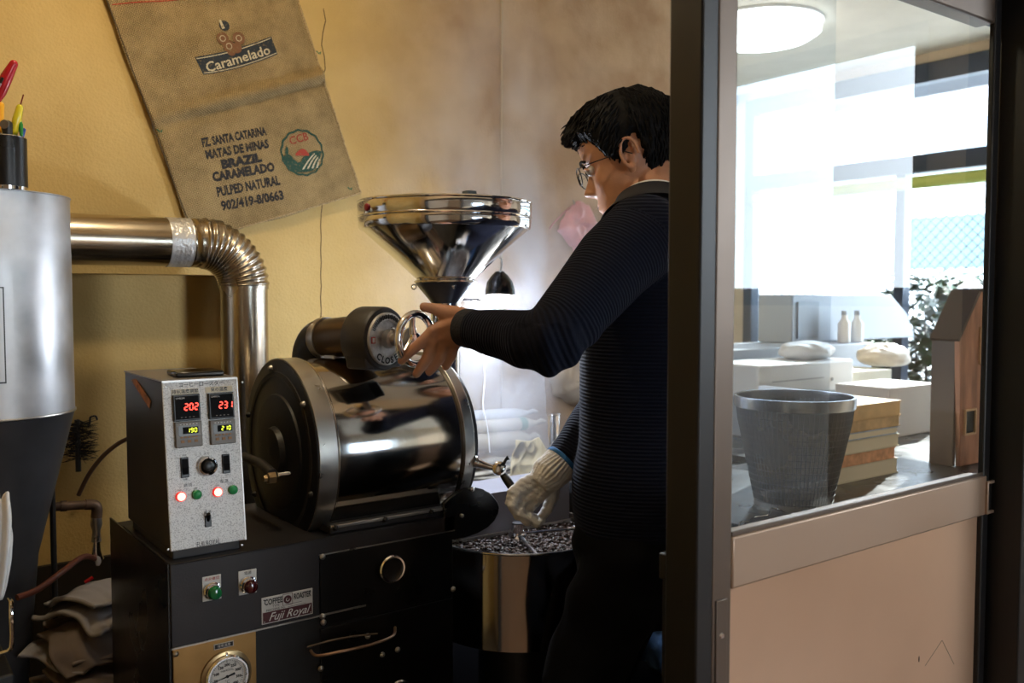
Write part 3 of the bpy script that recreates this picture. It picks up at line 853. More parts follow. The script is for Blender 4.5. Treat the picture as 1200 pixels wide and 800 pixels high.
def pp(x, y):            # pixel of the enlarged crop -> point on the sloping panel
    return onPl(140 + x / 3.331, 420 + y / 3.333, FO, EN)
def prect(mb, x0, y0, x1, y1, d0, d1):
    """Upright rectangle on the panel given by two crop corners on a common row."""
    c = pp((x0 + x1) / 2, (y0 + y1) / 2); a = pp(x0, (y0 + y1) / 2); b = pp(x1, (y0 + y1) / 2)
    t = pp((x0 + x1) / 2, y0); u = pp((x0 + x1) / 2, y1)
    w = abs((b - a).dot(EX)) / 2; h = abs((t - u).dot(EZ)) / 2
    mb.obox(c + EN * (d0 + d1) / 2, EX * w, EZ * h, EN * abs(d1 - d0) / 2)
    return c, w, h
SEG = {'0': 'abcdef', '1': 'bc', '2': 'abged', '3': 'abgcd', '7': 'abc', '9': 'abcdfg'}
def seven(mb, s, c, h, gap, up):
    w = h * .5; t = h * .09; n = len(s)
    for k, ch in enumerate(s):
        o = c + EX * ((k - (n - 1) / 2) * (w + gap))
        for sg in SEG[ch]:
            if sg in 'agd':
                zc = {'a': h / 2, 'g': 0, 'd': -h / 2}[sg]
                mb.obox(o + EZ * zc + EX * (.06 * zc) + EN * up, EX * (w / 2 - t * .9), EZ * t * .8, EN * .0003)
            else:
                sx = 1 if sg in 'bc' else -1; zc = h / 4 if sg in 'bf' else -h / 4
                mb.obox(o + EX * (sx * w / 2 + .06 * zc) + EZ * zc + EN * up, EX * t * .8 + V((0, 0, 0)), (EZ + EX * .06) * (h / 4 - t * .8), EN * .0003)
led_red = emis('red led segment', (1.0, 0.05, 0.03), 5.0)
led_yel = emis('yellow green led segment', (0.85, 0.95, 0.05), 2.2)
m_mfrm = mat('grey brown meter bezel', (.17, .145, .115), .4)
m_mblk = mat('smoked display window', (.004, .0035, .0035), .5, spec=.08)
for (a, b_, c_, d_, v1, v2, lab, lx) in (((207, 140, 312, 243), (215, 245, 320, 345), (203, 119, 308, 139), 1, '202', '190', '排気温度調節', 0),
                                        ((345, 133, 443, 235), (352, 238, 450, 333), (335, 109, 440, 131), 1, '231', '210', '豆の温度', 0)):
    mb = MB(); cc, w, h = prect(mb, *c_, 0, .0012)
    lp = part('label_plate', mb, mat('cream label', (.75, .68, .52), .5), box)
    part('lettering', text_on(lab, .0072, cc + EN * .0012, EX, EZ, bold=.0001), black_plastic, lp, smooth=0)
    mb = MB(); cc, w, h = prect(mb, *a, 0, .007)
    mt = part('temperature_meter', mb, black_plastic, box, bevel=.0012)
    mb = MB(); mb.obox(cc + EN * .0072, EX * w * .88, EZ * h * .88, EN * .0004)
    part('display_window', mb, m_mblk, mt)
    dg_ = MB(); seven(dg_, v1, cc + EX * w * .30 + EZ * h * .05, h * .48, w * .14, .0079)
    part('red_digits', dg_, led_red, mt, smooth=0)
    part('meter_lettering', text_on('OMRON', .0038, cc - EX * w * .5 + EZ * h * .72 + EN * .0077, EX, EZ), white_paint, mt, smooth=0)
    mb = MB()
    for k in range(4): mb.obox(cc + EX * w * (-.45 + .3 * k) - EZ * h * .72 + EN * .0078, EX * .0012, EZ * .0006, EN * .0003)
    part('meter_keys', mb, m_mfrm, mt)
    mb = MB(); cc, w, h = prect(mb, *b_, 0, .006)
    m2 = part('setting_meter', mb, m_mfrm, box, bevel=.0012)
    mb = MB(); mb.obox(cc + EN * .0062 + EZ * h * .28, EX * w * .78, EZ * h * .40, EN * .0004)
    part('display_window', mb, mat('olive display window', (.10, .09, .075), .3), m2)
    mb = MB(); mb.obox(cc + EN * .0068 + EZ * h * .30 + EX * w * .12, EX * w * .58, EZ * h * .26, EN * .0003)
    part('display_field', mb, m_mblk, m2)
    dg_ = MB(); seven(dg_, v2, cc + EX * w * .22 + EZ * h * .30, h * .32, w * .12, .0074)
    part('yellow_digits', dg_, led_yel, m2, smooth=0)
    mb = MB()
    for k in range(5): mb.obox(cc + EX * w * (-.55 + .27 * k) - EZ * h * .22 + EN * .0063, EX * .0018, EZ * .0013, EN * .0006)
    for k in range(3): mb.obox(cc + EX * w * (-.5 + .5 * k) - EZ * h * .55 + EN * .0063, EX * .0028, EZ * .0022, EN * .0006)
    part('meter_keys', mb, mat('dull orange keys', (.28, .13, .04), .5), m2)
    mb = MB()
    for k in range(6): mb.obox(cc + EX * w * (-.6 + .24 * k) + EZ * h * .78 + EN * .0063, EX * .0013, EZ * .0006, EN * .0004)
    part('meter_print', mb, white_paint, m2)
for r_ in ((238, 385, 270, 465), (400, 372, 430, 448)):
    mb = MB(); cc, w, h = prect(mb, *r_, 0, .003)
    rs = part('rocker_switch', mb, black_plastic, box, bevel=.001)
    mb = MB(); mb.obox(cc + EN * .0035 + EZ * h * .42, EX * w * .75, EZ * h * .42 - EN * .0010, EN * .001); mb.obox(cc + EN * .0030 - EZ * h * .42, EX * w * .75, EZ * h * .42 + EN * .0015, EN * .001)
    part('rocker', mb, m_mblk, rs)
    part('switch_lettering', text_on('ON', .0038, cc + EZ * (h + .003), EX, EZ), black_plastic, rs, smooth=0)
    part('switch_lettering', text_on('OFF', .0038, cc - EZ * (h + .003), EX, EZ), black_plastic, rs, smooth=0)
kc = pp(342, 419)
kn = part('round_dial', MB().lathe(kc, EN, [(0, .0165), (.003, .0168), (.006, .0155), (.007, .0125), (.004, .0115)], 40, cap=False), chrome, box)
part('dial_core', MB().lathe(kc, EN, [(0, .0118), (.004, .0112), (.0105, .009), (.0115, .007), (.0115, 0)], 32), mat('knurled black knob', (.015, .014, .014), .3, .3), kn)
part('dial_lettering', text_on('火力', .005, kc + EZ * .0205, EX, EZ), black_plastic, kn, smooth=0)
for (x, y, on) in ((239, 539, 1), (301, 531, 0), (382, 521, 1), (442, 512, 0)):
    c = pp(x, y)
    rg = part('push_lamp', MB().lathe(c, EN, [(0, .0080), (.0035, .0080), (.0045, .0070), (.0045, .0062)], 28, cap=False), mat('red lamp ring %d' % x, (.75, .03, .03), .3, emit=(1, .02, .02), estr=.8) if on else mat('green lamp ring %d' % x, (.02, .20, .05), .3), box)
    part('lamp_lens', MB().lathe(c, EN, [(0, .0066), (.005, .0066), (.0062, .005), (.0066, 0)], 28), mat('lit red lens %d' % x, (.9, .3, .25), .3, emit=(1, .36, .28), estr=3.0) if on else mat('green lens %d' % x, (.015, .26, .07), .3), rg)
    part('lamp_lettering', text_on('ON' if on else 'OFF', .0036, c + EZ * .0105 - EX * .001, EX, EZ), black_plastic, rg, smooth=0)
part('lamp_title', text_on('燃焼', .0065, pp(267, 495), EX, EZ, spacing=1.3), black_plastic, box, smooth=0)
part('lamp_title', text_on('電源', .0065, pp(408, 479), EX, EZ, spacing=1.3), black_plastic, box, smooth=0)
mb = MB(); cc, w, h = prect(mb, 333, 610, 358, 657, 0, .0025)
tg = part('toggle_switch', mb, black_plastic, box, bevel=.0008)
part('toggle_lever', MB().tube([cc, cc + EN * .006 + EZ * .006, cc + EN * .011 + EZ * .0125 - EX * .002], [.0028, .0026, .0032], 12), m_mblk, tg)
part('toggle_lettering', text_on('電源', .006, pp(344, 600), EX, EZ, spacing=1.2), black_plastic, tg, smooth=0)
part('title_lettering', text_on('コーヒーロースター', .0085, pp(319, 100), EX, EZ, spacing=.96, bold=.0001), black_plastic, box, smooth=0)
part('maker_lettering', text_on('FUJI ROYAL', .0115, pp(348, 720), EX, EZ, bold=.0001, width=.039), black_plastic, box, smooth=0)
sx = MB(); sc_ = [onX(140 + x / 3.331, 420 + y / 3.333, X0 - .0006) for (x, y) in ((45, 84), (62, 78), (122, 165), (117, 196))]
sx.prism(sc_, (.0006, 0, 0)); part('side_sticker', sx, mat('faded orange sticker', (.42, .17, .07), .6, var=.5, vscale=90), box)
for (x, y) in ((180, 110), (480, 92), (190, 745), (478, 728)):
    part('screw', MB().lathe(pp(x, y), EN, [(0, .002), (.001, .0016), (.0012, 0)], 8), brushed, box)
# smartphone lying on the box
zt_ = tp.z + .002
ph_c = onZ(229, 436.5, zt_ + .005)
ph = MB().obox(ph_c, V((.040, -.003, 0)), V((.003, .055, 0)) * .62, V((0, 0, .0045)))
tag(part('smartphone', ph, mat('black phone glass', (.008, .008, .009), .12), bevel=.003, org=(ph_c.x, ph_c.y, zt_)), 'black smartphone lying on top of the control box', 'phone')

# ================================================================== steel cyclone tank at the far end
tt = 1.78
TC = P(-17, 345, tt); TX, TY = TC.x, min(TC.y, 2.04)
Tt = pix((TX, TY, 1.3))[2]; TR = 91.0 / FPX * Tt
zT = P(75, 231, Tt).z; zS = P(75, 484, Tt).z
print('TANK', TX, TY, TR, pix((TX, TY, 1.3)))
tank = thing('cyclone_tank', 'dull grey metal cylindrical tank with a conical lower half', 'tank', (TX, TY, 0))
part('tank_body', MB().lathe((TX, TY, 0), (0, 0, 1), [(zS, TR), (zT, TR)], 96), tank_alu, tank)
part('tank_lid', MB().lathe((TX, TY, 0), (0, 0, 1), [(zT, TR + .0015), (zT + .003, TR + .0015), (zT + .003, 0)], 96), tank_alu, tank, bevel=.001)
zc1 = P(30, 620, Tt - .1).z
part('tank_cone', MB().lathe((TX, TY, 0), (0, 0, 1), [(.42, TR * .30), (zS - .29, TR * .52), (zS, TR)], 96), mat('shade darkened cone metal', (.05, .05, .055), .5, .4, var=.3, vscale=6), tank)  # cone colour darkened to imitate the shade under the tank body
part('seam_bead', MB().torus((TX, TY, zS), (0, 0, 1), TR + .0005, .0025, 96, 8), brushed, tank)
lg = MB()
for a in (20, 140, 260):
    x, y = TX + TR * .8 * math.cos(math.radians(a)), TY + TR * .8 * math.sin(math.radians(a))
    part('leg', MB().cyl((x, y, 0), (x, y, zS - .1), .006, n=12), black_iron, tank)
part('ash_drum', MB().lathe((TX, TY, 0), (0, 0, 1), [(0, .06), (.40, .06), (.42, .055)], 48), black_iron, tank)
# access hatch, riveted rectangle on the curved side
def tank_pt(px, py, lift=0.0):
    d = ray(px, py); a_, b_ = (CAM.x - TX, CAM.y - TY), (d.x, d.y)
    A = b_[0] ** 2 + b_[1] ** 2; B = 2 * (a_[0] * b_[0] + a_[1] * b_[1]); C_ = a_[0] ** 2 + a_[1] ** 2 - (TR + lift) ** 2
    t = (-B - math.sqrt(max(0, B * B - 4 * A * C_))) / (2 * A)
    return CAM + d * t
def tank_patch(x0, y0, x1, y1, l0, l1, name, mt, par):
    n = 8; mb = MB(); vs_ = []
    pa, pb = tank_pt(x0, (y0 + y1) / 2), tank_pt(x1, (y0 + y1) / 2)
    a0 = math.atan2(pa.y - TY, pa.x - TX); a1 = math.atan2(pb.y - TY, pb.x - TX)
    z1_, z0_ = tank_pt((x0 + x1) / 2, y0).z, tank_pt((x0 + x1) / 2, y1).z
    mb.lathe((TX, TY, 0), (0, 0, 1), [(z0_, TR + l0), (z0_, TR + l1), (z1_, TR + l1), (z1_, TR + l0)], n, cap=False, a0=0, a1=1)
    mb.v = []
    for (z, r) in ((z0_, TR + l0), (z0_, TR + l1), (z1_, TR + l1), (z1_, TR + l0)):
        for i in range(n + 1):
            a = a0 + (a1 - a0) * i / n
            mb.v.append((TX + r * math.cos(a), TY + r * math.sin(a), z))
    return part(name, mb, mt, par)
hf = tank_patch(-45, 322, 16, 462, -.002, .003, 'hatch_frame', tank_alu, tank)
tank_patch(-35, 336, 5.5, 450, .003, .0045, 'hatch_gasket', black_plastic, hf)
tank_patch(-34, 337.5, 3.5, 448, .0045, .0075, 'hatch_door', tank_alu, hf)

# pen cup on the tank
zc_ = zT + .003
cupb = P(6, 214, Tt - TR * .62); 
cc_ = V((cupb.x, cupb.y, zc_)); tcup = pix(cc_)[2]; cr_ = 24.0 / FPX * tcup; hcup = 61.0 / FPX * tcup
print('CUP', pix(cc_), cr_, hcup, 'tank centre', TX, TY, TR)
cup = thing('pen_cup', 'black cylindrical pen cup with a silver foot standing on the tank', 'cup', cc_)
part('cup_body', MB().lathe(cc_, (0, 0, 1), [(.006, 0), (.006, cr_), (hcup, cr_), (hcup, cr_ - .002), (.012, cr_ - .002), (.012, 0)], 48), black_gloss, cup)
part('cup_foot', MB().lathe(cc_, (0, 0, 1), [(0, cr_ * .96), (.007, cr_ * .98), (.007, 0)], 48), chrome, cup)
part('cup_rim', MB().torus(cc_ + V((0, 0, hcup)), (0, 0, 1), cr_ - .001, .0014, 48, 8), chrome, cup)
def tool(name, label, cat, m_, pix_path, radii, dt=0.0, flat=None, extra=None):
    pts = [P(x, y, tcup + dt) for (x, y) in pix_path]
    foot = V((cc_.x + (pts[0] - cc_).dot(RGT) * RGT.x * .6, cc_.y + (pts[0] - cc_).dot(RGT) * RGT.y * .6, zc_ + .014))
    th = thing(name, label, cat, foot, 'tools standing in the pen cup')
    part('handle', MB().caps(pts, radii, 14), m_, th)
    part('shank', MB().tube([foot, pts[0]], .002, 8), brushed, th)
    if extra: extra(th, pts)
    return th
m_red = mat('red plastic', (.42, .01, .018), .25)
def ex_knife(th, pts):
    d = (pts[-1] - pts[0]).normalized(); c = pts[0].lerp(pts[-1], .45) - FWD * .010
    s = FWD.cross(d).normalized()
    part('slot', MB().obox(c, d * .016, s * .0025, FWD * .002), black_plastic, th)
    part('slider', MB().obox(c - FWD * .002, d * .005, s * .003, FWD * .002), brushed, th)
tool('utility_knife', 'red cutter with a black slot leaning highest in the pen cup', 'knife', m_red, [(-8, 124), (0, 108), (8, 90), (16, 75)], [.006, .0105, .0105, .0075], -.01, extra=ex_knife)
tool('marker', 'yellow marker in the pen cup beside the red cutter', 'marker', mat('orange yellow plastic', (.85, .42, .02), .3), [(0, 152), (0, 138), (1, 123)], [.0065, .0068, .006], -.005)
def ex_sd(th, pts):
    part('blade', MB().cyl(pts[-1], P(27.5, 111, tcup), .0012, n=8), mat('dark red shaft', (.2, .03, .02), .3, .6), th)
tool('screwdriver', 'small screwdriver with a clear yellow handle and a thin upright shaft', 'screwdriver', mat('amber handle', (.72, .62, .03), .15, coat=.5), [(17, 154), (20, 140), (23, 126)], [.0065, .0080, .006], -.012, extra=ex_sd)
tool('pliers', 'green handled pliers in the pen cup', 'pliers', mat('green rubber', (.015, .22, .03), .4), [(17, 160), (21, 148), (22, 138)], [.0035, .0045, .004], -.008,
     extra=lambda th, pts: part('second_handle', MB().caps([P(25, 158, tcup - .01), P(24, 146, tcup - .01), P(19, 135, tcup - .01)], [.003, .0045, .004]), MATS['green rubber'], th))
tool('torch', 'black round ended torch in the pen cup', 'torch', black_plastic, [(9, 158), (8.5, 150), (8.5, 147)], [.008, .010, .010], -.02,
     extra=lambda th, pts: part('tail_cap', MB().lathe(pts[-1] - FWD * .0095, -FWD, [(0, .0085), (.001, .008), (.001, 0)], 24), mat('brown grey cap', (.12, .10, .085), .4), th))
tool('pen', 'short blue pen at the edge of the pen cup', 'pen', mat('blue plastic', (.02, .06, .30), .35), [(26, 160), (28, 152)], [.0035, .0035], 0)

# ================================================================== exhaust duct
DYY = 2.05
dzc = onY(136, 281.5, DYY).z
DRr = 29.3 / FPX * (onY(136, 281.5, DYY) - CAM).dot(FWD)
xv = onY(286.5, 380, DYY).x
xs_ = onY(248, 285, DYY).x
print('DUCT', dzc, DRr, xv, xs_)
duct = thing('exhaust_duct', 'shiny steel duct bending down through a corrugated elbow behind the control box', 'duct', (xv, DYY, 0))
part('cross_pipe', MB().tube([(TX + TR * .8, DYY, dzc), (xs_ + .02, DYY, dzc)], DRr, 64), duct_steel, duct)
xt0, xt1 = onY(194, 286, DYY).x, onY(221, 286, DYY).x
tb = []
n = 14
def wob(i): return DRr + .0012 + .0006 * math.sin(i * 2.3)
part('tape_band', MB().tube([(xt0 + (xt1 - xt0) * k / n, DYY, dzc) for k in range(n + 1)], [wob(k) for k in range(n + 1)], 64), foil, duct)
Rb = .098
pts, rr = [], []
NR, PR = 13, 10
pts.append(V((xv - Rb - .022, DYY, dzc))); rr.append(DRr + .001)
for k in range(NR * PR + 1):
    a = math.pi / 2 * k / (NR * PR)
    pts.append(V((xv - Rb + Rb * math.sin(a), DYY, dzc - Rb + Rb * math.cos(a))))
    rr.append(DRr + .0005 + .0042 * (0.5 - 0.5 * math.cos(2 * math.pi * k / PR)))
part('corrugated_elbow', MB().tube(pts, rr, 72), duct_steel, duct, smooth=180)
part('down_pipe', MB().tube([(xv, DYY, dzc - Rb + .001), (xv, DYY, .25), (xv, DYY, .02)], DRr * 1.0, 64), duct_steel, duct)
part('elbow_collar', MB().tube([(xv, DYY, dzc - Rb + .004), (xv, DYY, dzc - Rb - .004)], DRr + .0025, 64), duct_steel, duct)
part('pipe_collar', MB().tube([(xs_ - .036, DYY, dzc), (xs_ - .030, DYY, dzc)], DRr + .0018, 64), duct_steel, duct)

# ================================================================== coffee sack on the wall
SW = WY - .014
def sackY(x, z):
    c1, c2 = onY(205, 136, SW), onY(372, 94, SW)
    # crease line through c1-c2
    d = V((c2.x - c1.x, 0, c2.z - c1.z)); d.normalize(); nn = V((-d.z, 0, d.x))
    s = (V((x, 0, z)) - V((c1.x, 0, c1.z))).dot(nn); al = (V((x, 0, z)) - V((c1.x, 0, c1.z))).dot(d)
    y = -.017 * math.exp(-((s - .006) / .012) ** 2) * min(1, max(0, .5 + al * 4)) + .008 * math.exp(-((s + .014) / .010) ** 2)
    y += .004 * noise.noise(V((x * 9, z * 9, 2.0))) + .0016 * noise.noise(V((x * 30, z * 30, 5.0)))
    y -= .004 * math.sin((x - .7) * 9 + z * 3)
    return SW + y - .004
TLs, TRs, BRs, BLs = onY(102, -62, SW), onY(326, -62, SW), onY(421, 227, SW), onY(229, 283, SW)
def sackP(u, v):
    p = TLs.lerp(TRs, u).lerp(BLs.lerp(BRs, u), v)
    e = .004 * math.sin(v * 11 + 1) * (1 - 2 * u)
    x, z = p.x + e, p.z + .004 * math.sin(u * 9) * v
    return V((x, sackY(x, z), z))
def burlap():
    m, nt, b = node_mat('burlap weave')
    N, L = nt.nodes, nt.links
    tc = N.new('ShaderNodeTexCoord')
    mp = N.new('ShaderNodeMapping'); mp.inputs['Rotation'].default_value = (0, math.radians(-17), 0)
    L.new(tc.outputs['Object'], mp.inputs['Vector'])
    ws = []
    for ax_ in ('X', 'Z'):
        w = N.new('ShaderNodeTexWave'); w.wave_type = 'BANDS'; w.bands_direction = ax_; w.inputs['Scale'].default_value = 80
        w.inputs['Distortion'].default_value = 2.5; w.inputs['Detail'].default_value = 2; w.inputs['Detail Scale'].default_value = 1.5
        L.new(mp.outputs[0], w.inputs['Vector']); ws.append(w)
    ad = N.new('ShaderNodeMath'); ad.operation = 'ADD'; L.new(ws[0].outputs['Fac'], ad.inputs[0]); L.new(ws[1].outputs['Fac'], ad.inputs[1])
    n = N.new('ShaderNodeTexNoise'); n.inputs['Scale'].default_value = 14; n.inputs['Detail'].default_value = 8; n.inputs['Roughness'].default_value = .7
    L.new(tc.outputs['Object'], n.inputs['Vector'])
    a2 = N.new('ShaderNodeMath'); a2.operation = 'MULTIPLY_ADD'; a2.inputs[1].default_value = .30; L.new(ad.outputs[0], a2.inputs[0]); L.new(n.outputs['Fac'], a2.inputs[2])
    r = N.new('ShaderNodeValToRGB'); r.color_ramp.elements[0].position = .50; r.color_ramp.elements[1].position = 1.0
    r.color_ramp.elements[0].color = (.23, .155, .062, 1); r.color_ramp.elements[1].color = (.60, .43, .20, 1)
    L.new(a2.outputs[0], r.inputs[0]); L.new(r.outputs[0], b.inputs['Base Color'])
    b.inputs['Roughness'].default_value = .9
    bp = N.new('ShaderNodeBump'); bp.inputs['Strength'].default_value = .9; bp.inputs['Distance'].default_value = .002
    L.new(ad.outputs[0], bp.inputs['Height']); L.new(bp.outputs[0], b.inputs['Normal'])
    return m
m_burlap = burlap()
sack = thing('coffee_sack', 'brown jute coffee sack with printed lettering hanging flat on the yellow wall', 'sack', (BRs.x, WY, BLs.z))
part('sack_cloth', MB().grid(sackP, 70, 90), m_burlap, sack, smooth=180, solid=.003)
def sack_print(name, mb, m_, lift=.0022):
    g = MB()
    # cut long faces finely enough to follow the cloth
    g.v = [(p[0], sackY(p[0], p[2]) - lift, p[2]) for p in mb.v]; g.f = mb.f
    return part(name, g, m_, sack, smooth=0)
def inkmat(name, col):
    m, nt, b = node_mat(name); N, L = nt.nodes, nt.links
    b.inputs['Roughness'].default_value = .9
    tc = N.new('ShaderNodeTexCoord'); n = N.new('ShaderNodeTexNoise'); n.inputs['Scale'].default_value = 170; n.inputs['Detail'].default_value = 4
    L.new(tc.outputs['Object'], n.inputs['Vector'])
    r = N.new('ShaderNodeValToRGB'); r.color_ramp.elements[0].position = .56; r.color_ramp.elements[1].position = .74
    r.color_ramp.elements[0].color = (*col, 1); r.color_ramp.elements[1].color = (.22, .15, .07, 1)
    L.new(n.outputs['Fac'], r.inputs[0]); L.new(r.outputs[0], b.inputs['Base Color'])
    return m
ink = inkmat('worn black ink', (.022, .022, .025)); ink_g = inkmat('worn green ink', (.02, .07, .05)); ink_r = inkmat('worn red ink', (.38, .05, .03)); ink_b = inkmat('worn brown ink', (.20, .09, .04))
ink_w = inkmat('worn pale ink', (.62, .55, .38)); ink_n = inkmat('worn blue black ink', (.028, .036, .045))
def sack_text(s, a, b, hpx, m_, name='lettering', bold=.0013, lift=.0022, shear=0):
    A, B = onY(*a, SW), onY(*b, SW)
    ex = (B - A); W = ex.length; ex.normalize(); ez = V((0, 0, 1)).lerp(ex.cross(V((0, -1, 0))) * -1 if False else V((-ex.z, 0, ex.x)), .75).normalized()
    tt_ = (A - CAM).dot(FWD); size = hpx / FPX * tt_ / .70
    vs_, fs_ = text_geo(s, size, bold=bold, shear=shear)
    w0 = max(p[0] for p in vs_) - min(p[0] for p in vs_); x0 = min(p[0] for p in vs_)
    g = MB(); g.add([A + ex * ((p[0] - x0) * W / w0) + ez * p[1] for p in vs_], fs_)
    return sack_print(name, g, m_, lift)
sack_text('FZ. SANTA CATARINA', (236.5, 168), (310.8, 154), 9.5, ink)
sack_text('MATAS DE MINAS', (240.8, 182.3), (313.6, 169), 9.5, ink)
sack_text('BRAZIL', (259, 193.5), (305.5, 184.8), 9.5, ink, bold=.0019)
sack_text('CARAMELADO', (248.5, 208.3), (320.5, 196), 10, ink, bold=.0016)
sack_text('PULPED NATURAL', (253.7, 225.8), (326.5, 211.8), 10.5, ink)
sack_text('902/419-8/0663', (259, 242), (330.7, 229), 10.5, ink)
def flatpoly(pxs, sub=12):
    """Filled band between an upper and a lower row of pixel points."""
    up, lo = pxs; g = MB(); n = len(up)
    vs_ = []
    for j in range(5):
        for i in range(n):
            q = (up[i][0] + (lo[i][0] - up[i][0]) * j / 4, up[i][1] + (lo[i][1] - up[i][1]) * j / 4)
            vs_.append(onY(*q, SW))
    g.add(vs_, [(j * n + i, j * n + i + 1, (j + 1) * n + i + 1, (j + 1) * n + i) for j in range(4) for i in range(n - 1)])
    return g
def arcrow(x0, y0, x1, y1, sag, n=14):
    return [(x0 + (x1 - x0) * k / n, y0 + (y1 - y0) * k / n + sag * 4 * (k / n) * (1 - k / n)) for k in range(n + 1)]
sack_print('banner', flatpoly((arcrow(227.8, 67, 316, 43.6, 3), arcrow(237.5, 88, 323.5, 64.5, 3.5))), ink_n, .0018)
for (u0, u1) in (((229.5, 68.6, 315.4, 45.2, 3), (230, 69.6, 315.6, 46.2, 3)), ((237.8, 85.6, 322, 62.6, 3.5), (238.2, 86.6, 322.3, 63.6, 3.5))):
    sack_print('banner_line', flatpoly((arcrow(*u0), arcrow(*u1))), ink_w, .0026)
sack_text('Caramelado', (241, 80.5), (314, 59.5), 11, ink_w, bold=.0004, lift=.003)
def disc(px, py, r, n=24, sx=1.0, sy=1.0, wav=0):
    c = onY(px, py, SW); k = (c - CAM).dot(FWD) / FPX; g = MB()
    vs_ = [c]
    for i in range(n):
        a = 2 * math.pi * i / n; rr_ = r * k * (1 + wav * math.cos(a * 14))
        vs_.append(c + V((math.cos(a) * rr_ * sx, 0, math.sin(a) * rr_ * sy)))
    g.add(vs_, [(0, i + 1, (i + 1) % n + 1) for i in range(n)]); return g
def ringd(px, py, r0, r1, n=56, wav=0, sx=1.0):
    c = onY(px, py, SW); k = (c - CAM).dot(FWD) / FPX; g = MB(); vs_ = []
    for r in (r0, r1):
        for i in range(n):
            a = 2 * math.pi * i / n; rr_ = r * k * (1 + wav * math.cos(a * 14)); vs_.append(c + V((math.cos(a) * rr_ * sx, 0, math.sin(a) * rr_)))
    g.add(vs_, [(i, (i + 1) % n, n + (i + 1) % n, n + i) for i in range(n)]); return g
for (x, y, r) in ((259.5, 46, 7), (278, 46, 7.3), (267, 55, 7), (276, 57, 6), (270, 61, 5)):
    sack_print('berry_mark', disc(x, y, r), ink_b, .0030 + .0001 * r)
for (x, y) in ((259.5, 46), (278, 46), (267, 55)):
    sack_print('berry_crease', ringd(x, y, 2.8, 3.6, 24), ink_w, .0042)
sack_print('flower_mark', disc(261.5, 31, 6), ink_n, .003); sack_print('flower_highlight', flatpoly((arcrow(255, 25, 259, 35, 0, 4), arcrow(257, 23.5, 262, 34, 0, 4))), ink_w, .004)
BC = (352.5, 179.5)
sack_print('badge_ring', ringd(*BC, 24.5, 26.8, wav=.025), ink_g, .003)
sack_text('CCB', (337.5, 166.5), (358.5, 160.5), 9, ink_r, name='badge_lettering', bold=.0003, lift=.0032)
# hills, sun and furrows inside the badge
sack_print('badge_sun', flatpoly(([(344 + k * 2.0, 181 - 6 * math.sin(math.pi * k / 8)) for k in range(9)], [(344 + k * 2.0, 183) for k in range(9)])), ink_r, .0034)
def inside(x, y, R_=23.8):
    dx, dy = x - BC[0], y - BC[1]; l = math.hypot(dx, dy)
    return (x, y) if l <= R_ else (BC[0] + dx * R_ / l, BC[1] + dy * R_ / l)
sack_print('badge_hill', flatpoly(([inside(329 + k * 2.2, 186 - 5 * math.sin(k * .55)) for k in range(12)], [inside(329 + k * 2.2, 186 + 14 + 5 * math.sin(math.pi * k / 11)) for k in range(12)])), ink_g, .0031)
sack_print('badge_hill', flatpoly(([inside(352 + k * 2.3, 190 - 13 * math.sin(.3 + k * .17)) for k in range(11)], [inside(346 + k * 2.9, 203 - k * .35) for k in range(11)])), ink_g, .0032)
for k in range(4):
    sack_print('badge_furrow', flatpoly((arcrow(352 + k * 5.5, 199 - k * .6, 366 + k * 2, 180 + k * 2.2, -1.5, 8), arcrow(354 + k * 5.5, 199 - k * .6, 367 + k * 2, 181 + k * 2.2, -1.5, 8))), ink_w, .0038)
sack_print('badge_tree', flatpoly(([(332, 176), (334, 171), (336, 176)], [(332.5, 181), (334, 182.5), (336, 181)])), ink_g, .0036)
# red thread near the top, seam along the sides and green stitches
def seam(pxs, r, m_, name):
    q = [onY(x, y, SW) for (x, y) in pxs]; q = smooth_path(q, 10)
    return part(name, MB().tube([(p.x, sackY(p.x, p.z) - .0025, p.z) for p in q], r, 6), m_, sack)
seam([(131, 6), (160, 3), (190, 1.5), (220, -1)], .0012, mat('red thread', (.55, .06, .03), .8), 'red_thread')
m_seamj = mat('pale jute hem', (.42, .30, .15), .9, var=.3, vscale=200)
q = [TLs.lerp(BLs, k / 12) for k in range(13)]
for (A_, B_, nm) in ((TRs, BRs, 'side_hem'), (BLs, BRs, 'bottom_hem')):
    part(nm, MB().tube([V((A_.lerp(B_, k / 40).x, sackY(A_.lerp(B_, k / 40).x, A_.lerp(B_, k / 40).z) - .001, A_.lerp(B_, k / 40).z + .002)) for k in range(41)], [.0026 + .0006 * math.sin(k * 2.7) for k in range(41)], 8), m_seamj, sack)
part('side_hem', MB().tube([V((TLs.lerp(BLs, k / 40).x, sackY(TLs.lerp(BLs, k / 40).x, TLs.lerp(BLs, k / 40).z) - .000, TLs.lerp(BLs, k / 40).z)) for k in range(41)], .0022, 8), mat('dark jute hem', (.10, .065, .03), .9), sack)
for (x, y) in ((187, 153), (371, 62.5), (408, 221)):
    c = onY(x, y, SW); c.y = sackY(c.x, c.z) - .003
    part('green_stitch', MB().tube([c + V((-.006, 0, .003)), c + V((0, -.001, -.003)), c + V((.006, 0, .002)), c + V((.004, 0, -.004))], .0014, 6), mat('green thread %d' % x, (.01, .16, .08), .7), sack)

